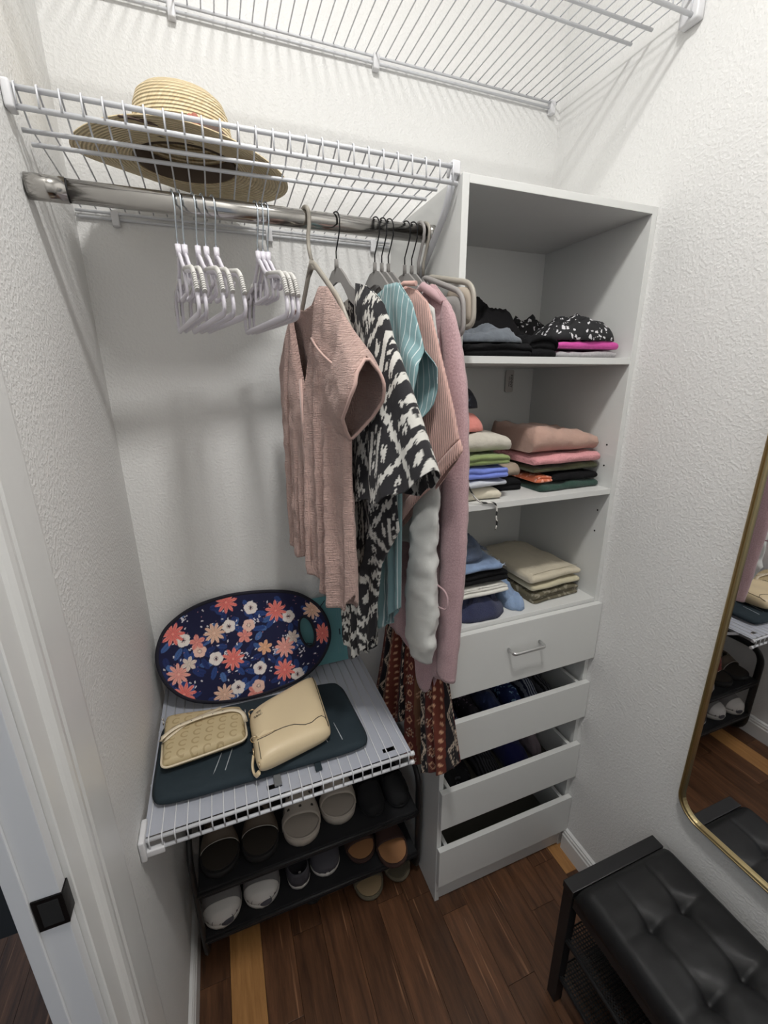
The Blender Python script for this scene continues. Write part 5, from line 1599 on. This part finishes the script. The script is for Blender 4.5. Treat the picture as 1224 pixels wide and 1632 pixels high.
for i, (nm, lb, mm, h_, w_, dx, ly) in enumerate(st_):
    folded(nm, lb, ('top' if nm == 'camisole' else nm.split('_')[1]), mm, LX+dx+(w_-0.142)/2, LY, z_, w_, LD, h_, ly, 30+i, rz=0.04*math.sin(i*2), rough=0.0026)
    z_ += h_+0.0072
heap('folded_shirt', 'coral pink shirt rolled up on the oatmeal knit', 'shirt', M_coral, 0.836, -0.262, z_, 0.110, 0.16, 0.062, 41, wr=0.15, lump=0.5)
heap('folded_shirt', 'navy printed shirt bundled on top of the left stack, middle cubby', 'shirt', M_navyp, 0.828, -0.262, z_+0.056, 0.098, 0.13, 0.066, 45, wr=0.2, lump=0.5)
M_taupe3 = fab('taupe_cotton', srgb(166, 150, 132))
folded('folded_shorts', 'black folded garment in the middle of the middle cubby under the taupe one', 'shorts', M_blackjersey, 0.990, -0.215, Z, 0.090, 0.16, 0.030, 2, 51, rough=0.0026)
folded('folded_shorts', 'taupe folded garment lying on the black one, middle cubby', 'shorts', M_taupe3, 0.994, -0.215, Z+0.036, 0.088, 0.16, 0.036, 1, 52, rough=0.0026)
M_forest = fab('forest_green_jersey', srgb(28, 62, 52)); M_coralp = blot_mat('orange_and_coral_print', srgb(206, 112, 78), srgb(238, 170, 150), 60, 0.4); M_olived = fab('dark_olive_cotton', srgb(72, 74, 46))
M_rosy = fab('rose_bouclé'.replace('é', 'e'), srgb(220, 152, 156), bump=1.0, bscale=160, bdist=0.004); M_tauper = fab('dusty_taupe_satin', srgb(184, 150, 136), vary=0.05)
RX, RY = 1.158, -0.242
folded('folded_shirt', 'forest green shirt folded at the bottom of the right stack, middle cubby', 'shirt', M_forest, RX+0.006, RY-0.004, Z, 0.212, 0.215, 0.018, 1, 60, rough=0.003)
folded('tank_top', 'black folded tank top above the forest green shirt', 'top', M_blackjersey, RX+0.030, RY, Z+0.025, 0.160, 0.205, 0.020, 1, 61, rough=0.002)
folded('tank_top', 'orange printed top poking out left of the black one, right stack', 'top', M_coralp, RX-0.080, RY-0.005, Z+0.025, 0.056, 0.205, 0.018, 2, 62, rough=0.002)
folded('folded_trousers', 'dark olive folded trousers under the rose pink knit', 'trousers', M_olived, RX, RY+0.004, Z+0.053, 0.222, 0.205, 0.016, 1, 63, rough=0.0026)
folded('folded_sweater', 'rose pink textured knit folded in the right stack, middle cubby', 'sweater', M_rosy, RX-0.002, RY, Z+0.0755, 0.228, 0.21, 0.026, 1, 64, rough=0.0026)
folded('folded_blouse', 'dusty taupe satin blouse folded on top of the right stack, middle cubby', 'blouse', M_tauper, RX-0.006, RY+0.004, Z+0.107, 0.226, 0.21, 0.062, 1, 73, slope=-0.10, rough=0.006)
# black and white cord over the shelf edge
def cord():
    m, nt, p = nodemat('black_white_twisted_cord'); N, L = nt.nodes, nt.links
    tc = N.new('ShaderNodeTexCoord'); w = N.new('ShaderNodeTexWave'); w.inputs['Scale'].default_value = 26; w.bands_direction = 'DIAGONAL'
    L.new(tc.outputs['Object'], w.inputs['Vector']); r = N.new('ShaderNodeValToRGB'); r.color_ramp.interpolation = 'CONSTANT'; r.color_ramp.elements[1].position = 0.5
    r.color_ramp.elements[0].color = (0.02, 0.02, 0.02, 1); r.color_ramp.elements[1].color = (0.7, 0.68, 0.64, 1); L.new(w.outputs[0], r.inputs[0]); L.new(r.outputs[0], p.inputs['Base Color'])
    return m
bm = bmesh.new()
cp = [(0.806, -0.3805, 1.462), (0.808, -0.384, 1.440), (0.826, -0.386, 1.412), (0.845, -0.388, S2+0.0032), (0.870, -0.3895, S2+0.0032), (0.884, -0.3925, 1.394), (0.890, -0.3925, 1.375), (0.888, -0.3925, 1.355), (0.893, -0.3925, 1.340), (0.889, -0.3925, 1.322)]
tube(bm, rounded([Vector(c) for c in cp], 0.012, 4), 0.0024, 6)
tag(obj('drawstring', bm, cord(), None, True), 'black and white drawstring cord hanging over the front edge of the middle shelf', 'cord')
# lower cubby
Z = S3+e_
M_den1 = fab('indigo_denim', srgb(42, 48, 82), vary=0.4, vscale=40, bscale=500); M_den2 = fab('light_blue_denim', srgb(146, 170, 204), vary=0.25, vscale=40, bscale=500); M_den3 = fab('grey_blue_denim', srgb(82, 96, 120), vary=0.3, vscale=40, bscale=500); M_den4 = fab('pale_denim', srgb(126, 148, 182), vary=0.3, vscale=40)
M_whitec = fab('white_denim', srgb(224, 222, 214)); M_kh = fab('khaki_twill', srgb(204, 194, 172), vary=0.05); M_kh2 = fab('beige_twill', srgb(196, 188, 160), vary=0.05)
M_camo = blot_mat('olive_grey_print', srgb(98, 92, 74), srgb(140, 134, 118), 55, 0.4)
heap('jeans', 'dark indigo jeans bundled at the front left of the lower cubby', 'jeans', M_den1, 0.882, -0.285, Z, 0.205, 0.180, 0.064, 81, wr=0.9)
heap('jeans', 'light blue jeans rolled up between the indigo jeans and khaki trousers', 'jeans', M_den2, 1.014, -0.272, Z, 0.072, 0.200, 0.082, 85, wr=0.8, lump=0.4)
folded('folded_shorts', 'white shorts folded on the indigo jeans', 'shorts', M_whitec, 0.880, -0.262, Z+0.068, 0.190, 0.200, 0.024, 2, 87, rough=0.002)
folded('folded_shorts', 'black shorts folded between white and frayed pale denim shorts', 'shorts', M_blackjersey, 0.882, -0.255, Z+0.0985, 0.196, 0.190, 0.030, 2, 88, rough=0.002)
o = folded('denim_shorts', 'pale denim shorts with frayed hem above the black shorts', 'shorts', M_den4, 0.868, -0.255, Z+0.136, 0.180, 0.180, 0.020, 1, 89, rough=0.002)
def fringe(parent, x, y0, y1, z, m, n=40, ln=0.012, seed=1):
    rg = random.Random(seed); bm = bmesh.new()
    for k in range(n):
        y = lerp(y0, y1, (k+rg.random()*0.6)/n)
        tube(bm, [(x-0.004, y, z), (x+ln*0.5, y+rg.uniform(-0.003, 0.003), z+rg.uniform(-0.001, 0.004)), (x+ln*rg.uniform(0.7, 1.2), y+rg.uniform(-0.005, 0.005), z+rg.uniform(-0.008, 0.006))], 0.0007, 4)
    f = obj('frayed_hem', bm, m, parent); f['kind'] = 'stuff'
    return f
fringe(o, 0.088, -0.088, 0.06, 0.010, fab('pale_threads', srgb(170, 184, 204)))
o = heap('denim_shorts', 'grey blue denim shorts with frayed hem on top of the left pile, lower cubby', 'shorts', M_den3, 0.852, -0.245, Z+0.1635, 0.150, 0.170, 0.072, 91, wr=0.4, lump=0.4)
fringe(o, 0.064, -0.07, 0.06, 0.022, M_den3, 40, 0.010, 4)
folded('folded_trousers', 'olive grey patterned trousers at the bottom of the khaki pile', 'trousers', M_camo, 1.158, -0.225, Z, 0.185, 0.255, 0.034, 3, 93, rz=0.08, rough=0.002)
folded('folded_trousers', 'beige trousers folded under the khaki pair, lower cubby', 'trousers', M_kh2, 1.158, -0.222, Z+0.0395, 0.188, 0.262, 0.018, 1, 94, rz=0.07, rough=0.002)
o = folded('folded_trousers', 'khaki trousers folded on top of the right pile, lower cubby', 'trousers', M_kh, 1.157, -0.215, Z+0.0635, 0.200, 0.272, 0.024, 1, 95, rz=0.07, rough=0.0025)
bm = bmesh.new(); tube(bm, [(-0.09, -0.122, 0.0262), (-0.02, -0.120, 0.0268), (0.09, -0.121, 0.0262)], 0.0007, 5); obj('stitch_line', bm, fab('khaki_thread', srgb(160, 150, 128)), o)

# drawers' contents
DZ2 = 0.606+0.02+0.0062+0.0006
cont2 = [('black_underlayer', None)]
pr1 = blot_mat('navy_white_print', srgb(26, 30, 56), srgb(120, 128, 160), 70, 0.33); pr2 = blot_mat('plum_paisley', srgb(32, 26, 38), srgb(110, 94, 110), 60, 0.3)
def stripes(name, a, b, sc=1/0.009):
    m, nt, p = nodemat(name); N, L = nt.nodes, nt.links
    tc = N.new('ShaderNodeTexCoord'); w = N.new('ShaderNodeTexWave'); w.inputs['Scale'].default_value = sc/6.28*2; w.inputs['Distortion'].default_value = 1.5; w.inputs['Detail Scale'].default_value = 4
    L.new(tc.outputs['Object'], w.inputs['Vector']); r = N.new('ShaderNodeValToRGB'); r.color_ramp.elements[0].position = 0.45; r.color_ramp.elements[1].position = 0.55; r.color_ramp.elements[0].color = a; r.color_ramp.elements[1].color = b
    L.new(w.outputs[0], r.inputs[0]); L.new(r.outputs[0], p.inputs['Base Color']); p.inputs['Roughness'].default_value = 0.85
    return m
M_str1 = stripes('navy_grey_stripe', srgb(38, 44, 72), srgb(150, 156, 170)); M_str2 = stripes('charcoal_stripe', srgb(28, 28, 34), srgb(98, 98, 106))
M_blued = fab('washed_navy', srgb(46, 60, 104), vary=0.5, vscale=40); M_bluep = blot_mat('navy_with_sky_blue_print', srgb(38, 54, 108), srgb(140, 176, 210), 60, 0.33)
for i, (x, w_, h_, mm, lb) in enumerate([(0.836, 0.080, 0.072, pr1, 'navy garment with white print, far left in the upper open drawer'), (0.914, 0.078, 0.076, pr2, 'dark plum paisley garment in the upper open drawer'),
        (0.994, 0.084, 0.082, M_blued, 'washed navy garment in the middle of the upper open drawer'), (1.074, 0.076, 0.088, M_bluep, 'navy garment with sky blue print in the upper open drawer'),
        (1.146, 0.070, 0.090, M_str1, 'navy and grey striped garment in the upper open drawer'), (1.212, 0.062, 0.088, M_str2, 'charcoal striped garment, far right in the upper open drawer')]):
    heap('drawer_clothes', lb, 'clothes', mm, x, -0.215, DZ2, w_*0.86, 0.28, h_, 100+i*3, wr=0.4, lump=0.4)
DZ3 = 0.346+0.02+0.0062+0.0006
M_royal = fab('royal_blue_jersey', srgb(24, 28, 92)); M_blackw = blot_mat('black_with_grey_swirl', srgb(24, 24, 30), srgb(84, 84, 92), 50, 0.25)
heap('drawer_clothes', 'black printed garment in the left half of the second open drawer', 'clothes', M_blackw, 0.870, -0.215, DZ3, 0.135, 0.26, 0.082, 121, wr=0.4, lump=0.4)
heap('drawer_clothes', 'dark striped garment in the middle of the second open drawer', 'clothes', stripes('black_grey_stripe', srgb(24, 24, 28), srgb(70, 70, 78)), 1.000, -0.215, DZ3, 0.095, 0.26, 0.072, 124, wr=0.4, lump=0.4)
heap('drawer_clothes', 'royal blue garment at the right of the second open drawer', 'clothes', M_royal, 1.118, -0.215, DZ3, 0.110, 0.26, 0.082, 127, wr=0.2, lump=0.4)
heap('drawer_clothes', 'small pale mauve bundle at the right end of the second open drawer', 'clothes', fab('pale_mauve_cotton', srgb(150, 136, 144)), 1.212, -0.24, DZ3, 0.056, 0.13, 0.078, 129, wr=0.3, lump=0.4)

# hanging size tag on the back of the middle cubby
t = thing('paper_tag', 'small pale rounded tag with vertical black lettering at back of middle cubby', 'tag', (1.178, -0.0145, 1.690))
M_tag = mat('pale_tag_card', srgb(186, 182, 178), 0.6)
bm = bmesh.new()
pts = rrect(-0.0155, 0.0155, -0.036, 0.036, 0.006, 5)
loft(bm, [[Vector((a, y, b)) for a, b in pts] for y in (-0.001, 0.001)]); bmesh.ops.recalc_face_normals(bm, faces=bm.faces); obj('card', bm, M_tag, t)
Rv = Matrix.Rotation(PI/2, 4, 'X') @ Matrix.Rotation(-PI/2, 4, 'Z')
text_obj('lettering', 'KENNY', 0.0125, M_dark, t, Matrix.Translation((0.0065, -0.0013, 0.0)) @ Rv)
text_obj('small_lettering', 'closet collection', 0.0050, M_dark, t, Matrix.Translation((-0.002, -0.0013, -0.002)) @ Rv)
bm = bmesh.new(); tube(bm, [(0, -0.0003, 0.034), (0.0, 0.004, 0.0395)], 0.0008, 5); obj('cord', bm, M_plastic, t)

# ------------------------------------------------------------------ shoes (toe towards -Y, origin at the floor under the middle)
SOLE = [(0.0, 0.0), (0.02, 0.34), (0.06, 0.56), (0.13, 0.69), (0.24, 0.72), (0.38, 0.70), (0.5, 0.76), (0.62, 0.93), (0.72, 1.0), (0.82, 0.97), (0.90, 0.83), (0.955, 0.60), (0.985, 0.34), (1.0, 0.0)]
def sw(t): return interp(SOLE, t)
def outline(L, W, k=1.0, skew=0.0, n=26):
    ts = [0.5-0.5*math.cos(PI*i/n) for i in range(n+1)]
    r = [(W/2*sw(t)*k+skew*math.sin(t*PI), L/2*k-L*k*t) for t in ts]
    l = [(-W/2*sw(t)*k+skew*math.sin(t*PI), L/2*k-L*k*t) for t in ts[1:-1]]
    return r+l[::-1]
def sole_mesh(L, W, h, k0=0.97, k1=1.0):
    bm = bmesh.new()
    loft(bm, [[Vector((x, y, z)) for x, y in outline(L, W, k)] for k, z in ((k0*0.97, 0.0005), (k0, 0.002), (k1, h*0.6), (k1*0.985, h))])
    bmesh.ops.recalc_face_normals(bm, faces=bm.faces)
    return bm
def vamp(L, W, t0, t1, hfn, z0, k=0.97, n=16, m=18, lift=0.0):
    """arched upper between stations t0 and t1"""
    bm = bmesh.new(); rings = []
    for i in range(m+1):
        t = lerp(t0, t1, i/m)
        w = W/2*max(sw(t), 0.04)*k; h = hfn(t); y = L/2*0.985-L*0.985*t
        rings.append([Vector((w*math.copysign(abs(math.cos(a))**0.75, math.cos(a)), y, z0+h*math.sin(a)**0.8)) for a in [PI*q/n for q in range(n+1)]])
    loft(bm, rings, False, False)
    return bm
def collar(L, W, t1, h0, h1, z0, k=0.97, n=20):
    bm = bmesh.new()
    ts = [t1*(1-i/n) for i in range(n+1)]
    path = [(W/2*sw(t)*k, L/2*0.985-L*0.985*t, t) for t in ts]+[(-W/2*sw(t)*k, L/2*0.985-L*0.985*t, t) for t in reversed(ts[:-1])]
    rows = []
    for kz in (0, 0.35, 0.7, 1.0):
        rows.append([Vector((x*(1-0.10*kz), y*(1-0.03*kz), z0+kz*lerp(h0, h1, t/t1))) for x, y, t in path])
    loft(bm, rows, False, False)
    return bm
def shoe_root(name, label, x, y, z, rz, cat='shoe', group=None): return thing(name, label, cat, (x, y, z), rz, group)
def closed_shoe(name, label, x, y, z, rz, L, W, H, m_up, m_sole, m_in, sole_h=0.022, toe_cap=None, mark=None, top=0.45):
    s = shoe_root(name, label, x, y, z, rz)
    obj('sole', sole_mesh(L, W, sole_h), m_sole, s, True)
    hf = lambda t: H*(1-smooth((t-top)/(1.06-top))*0.62)*(1 if t < 0.93 else max(0.10, 1-((t-0.93)/0.07)**2*0.9))
    solid(obj('upper', vamp(L, W, top, 0.995, hf, sole_h-0.001), m_up, s, True), 0.002)
    solid(obj('heel_counter', collar(L, W, top+0.02, H*0.82, H*0.66, sole_h-0.001), m_up, s, True), 0.0024)
    bm = bmesh.new(); loft(bm, [[Vector((a, b, zz)) for a, b in outline(L, W, 0.9)] for zz in (sole_h, sole_h+0.003)]); obj('insole', bm, m_in, s, True)
    if toe_cap:
        solid(obj('toe_cap', vamp(L, W, 0.84, 0.998, lambda t: hf(t)+0.002, sole_h-0.001, 0.985), toe_cap, s, True), 0.001)
    if mark:
        bm = bmesh.new(); bmesh.ops.create_uvsphere(bm, u_segments=16, v_segments=10, radius=1, matrix=Matrix.Translation((0.012, -L/2+0.008, sole_h*0.95)) @ Matrix.Diagonal((0.020, 0.0105, 0.010, 1))); obj('toe_bumper', bm, mark, s, True)
    return s
def slide_shoe(name, label, x, y, z, rz, L, W, H, m_strap, m_sole, m_bed, sole_h, t0, t1, cat='sandal', rim=0.004):
    s = shoe_root(name, label, x, y, z, rz, cat)
    obj('sole', sole_mesh(L, W, sole_h), m_sole, s, True)
    bm = bmesh.new(); loft(bm, [[Vector((a, b, zz)) for a, b in outline(L, W, k)] for k, zz in ((0.93, sole_h-0.001), (0.92, sole_h+0.0015))]); obj('footbed', bm, m_bed, s, True)
    if rim:
        bm = bmesh.new(); tube(bm, [Vector((a, b, sole_h)) for a, b in outline(L, W, 0.955)], rim, 6, closed=True); obj('rim', bm, m_sole, s, True)
    hf = lambda t: H*(1-0.30*smooth((t-t0)/(t1-t0)))
    up = solid(obj('strap', vamp(L, W, t0, t1, hf, sole_h*0.5, 1.0, 18, 16), m_strap, s, True), 0.004)
    return s, hf
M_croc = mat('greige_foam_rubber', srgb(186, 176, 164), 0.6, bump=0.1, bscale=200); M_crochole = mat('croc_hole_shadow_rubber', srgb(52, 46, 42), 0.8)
M_snk = mat('white_canvas', srgb(206, 202, 198), 0.75, bump=0.3, bscale=350, bdist=0.001); M_snk2 = mat('light_grey_mesh', srgb(122, 118, 118), 0.85, bump=0.4, bscale=420, bdist=0.001); M_rub = mat('white_rubber', srgb(200, 196, 190), 0.5)
M_dgrey = mat('dark_grey_felt', srgb(74, 72, 78), 0.9, bump=0.3, bscale=300); M_tan = mat('tan_leather_insole', srgb(170, 122, 84), 0.5); M_dbrown = mat('dark_brown_suede', srgb(62, 40, 34), 0.85)
M_brown = mat('taupe_brown_leather', srgb(92, 80, 68), 0.6); M_bsole = mat('black_rubber_sole', srgb(26, 25, 25), 0.7); M_tan2 = mat('dull_tan_insole', srgb(150, 128, 98), 0.6); M_blackshoe = mat('matte_black_shoe_fabric', (0.006, 0.006, 0.007, 1), 0.85); M_oliv = mat('olive_grey_suede', srgb(96, 88, 72), 0.85)
T2, T1 = 0.318+0.0012, 0.128+0.0012
# foam slides with holes on the second tier
for i, (x, y, rz, lb) in enumerate([(0.362, -0.152, -0.10, 'left greige foam clog slide with round holes, upper tier of the shoe rack'), (0.489, -0.128, -0.11, 'right greige foam clog slide with round holes, upper tier of the shoe rack')]):
    s, hf = slide_shoe('clog_slide', lb, x, y, T2, rz, 0.262, 0.120, 0.086, M_croc, M_croc, M_croc, 0.032, 0.36, 0.80)
    L_, W_ = 0.262, 0.120
    for tt, cols_ in ((0.71, (-0.42, 0.0, 0.42)), (0.63, (-0.22, 0.24)), (0.56, (-0.45, 0.0, 0.45)), (0.49, (-0.25, 0.22))):
        for c_ in cols_:
            a = PI/2-c_*1.25
            w = W_/2*sw(tt); h = hf(tt)
            px_, pz_ = w*math.copysign(abs(math.cos(a))**0.75, math.cos(a)), 0.015+h*math.sin(a)**0.8
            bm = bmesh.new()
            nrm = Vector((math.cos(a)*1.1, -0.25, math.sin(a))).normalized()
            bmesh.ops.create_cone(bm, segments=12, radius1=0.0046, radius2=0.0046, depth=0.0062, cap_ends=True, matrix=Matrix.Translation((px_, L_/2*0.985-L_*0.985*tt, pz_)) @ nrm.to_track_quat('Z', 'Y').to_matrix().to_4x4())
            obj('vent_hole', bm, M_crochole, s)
    bm = bmesh.new()
    for q in range(5):
        tube(bm, [Vector((-W_/2*0.80, -0.028-0.006*q, 0.064)), Vector((-W_/2*0.92, -0.030-0.006*q, 0.054)), Vector((-W_/2*0.99, -0.032-0.006*q, 0.044))], 0.0012, 5)
    obj('embossed_lettering', bm, M_bsole, s)
# strappy sandals, black flats on the second tier
for i, (x, rz, lb) in enumerate([(0.107, 0.05, 'left brown sandal with crossing straps, upper tier of the shoe rack'), (0.233, -0.10, 'right brown sandal with crossing straps, upper tier of the shoe rack')]):
    s, hf = slide_shoe('strap_sandal', lb, x, -0.160, T2, rz, 0.25, 0.112, 0.060, M_brown, M_bsole, mat('dark_umber_footbed', srgb(50, 43, 36), 0.7), 0.028, 0.56, 0.70, rim=0)
    solid(obj('strap', vamp(0.25, 0.112, 0.42, 0.50, lambda t: 0.066, 0.015, 1.0, 16, 6), M_brown, s, True), 0.003)
    bm = bmesh.new(); sg = 1 if i else -1
    tube(bm, rounded([(-0.03*sg, 0.075, 0.030), (-0.02*sg, 0.04, 0.080), (0.015*sg, 0.0, 0.088), (0.044*sg, -0.038, 0.045)], 0.03, 5), 0.004, 6, flat=(0.002, 0.007, (0, 0.2, 1))); obj('ankle_strap', bm, M_brown, s, True)
    bm = bmesh.new(); tube(bm, [Vector((0.056*math.cos(a)*0.98, -0.052, 0.015+0.0465*math.sin(a)**0.8)) for a in [PI*q/14 for q in range(1, 14)]], 0.0009, 5); obj('edge_stitch', bm, M_rub, s, True)
for i, (x, lb) in enumerate([(0.590, 'left plain black flat shoe at the right of the upper tier'), (0.680, 'right plain black flat shoe at the right of the upper tier')]):
    closed_shoe('flat_shoe', lb, x, -0.158, T2, 0.03, 0.235, 0.088, 0.050, M_blackshoe, M_blackshoe, M_blackshoe, 0.014, top=0.62)
# lower tier
closed_shoe('sneaker', 'left white canvas sneaker with grey toe mark, lower tier of the shoe rack', 0.093, -0.160, T1, 0.02, 0.270, 0.118, 0.068, M_snk2, M_rub, M_dgrey, 0.024, M_snk, M_dgrey)
closed_shoe('sneaker', 'right white canvas sneaker with grey toe mark, lower tier of the shoe rack', 0.221, -0.152, T1, -0.10, 0.266, 0.116, 0.068, M_snk2, M_rub, M_dgrey, 0.024, M_snk, M_dgrey)
s = closed_shoe('slip_on_shoe', 'left grey slip on shoe with white rim, heel facing out, lower tier', 0.326, -0.152, T1, PI+0.06, 0.245, 0.104, 0.058, M_dgrey, M_rub, M_dgrey, 0.020)
bm = bmesh.new(); bx(bm, -0.004, 0.004, 0.103, 0.106, 0.030, 0.060, 0.001); obj('pull_tab', bm, M_rub, s)
closed_shoe('slip_on_shoe', 'right grey slip on shoe with white sole, toe facing out, lower tier', 0.425, -0.146, T1, -0.04, 0.245, 0.104, 0.056, M_dgrey, M_rub, M_dgrey, 0.020)
slide_shoe('leather_slide', 'left dark brown slide with tan footbed, lower tier of the shoe rack', 0.546, -0.152, T1, 0.03, 0.245, 0.104, 0.054, M_dbrown, M_dbrown, M_tan, 0.018, 0.36, 0.80, rim=0.003)
slide_shoe('leather_slide', 'right dark brown slide with tan footbed jutting out over the lower tier', 0.652, -0.206, T1, -0.06, 0.245, 0.106, 0.054, M_dbrown, M_dbrown, M_tan, 0.018, 0.36, 0.72, rim=0.003)
# floor under the rack
slide_shoe('mule', 'left olive suede mule with tan footbed on the floor under the shoe rack', 0.566, -0.190, 0.0008, -0.05, 0.25, 0.104, 0.052, M_oliv, M_oliv, M_tan2, 0.018, 0.36, 0.80, rim=0.003)
slide_shoe('mule', 'right olive suede mule with tan footbed on the floor near the tower', 0.676, -0.172, 0.0008, 0.0, 0.25, 0.098, 0.052, M_oliv, M_oliv, M_oliv, 0.018, 0.36, 0.85, rim=0.003)
closed_shoe('flat_shoe', 'single black flat shoe on the floor deep under the shoe rack', 0.368, -0.135, 0.0008, 0.05, 0.235, 0.082, 0.046, M_bsole, M_bsole, M_dgrey, 0.014, top=0.6)
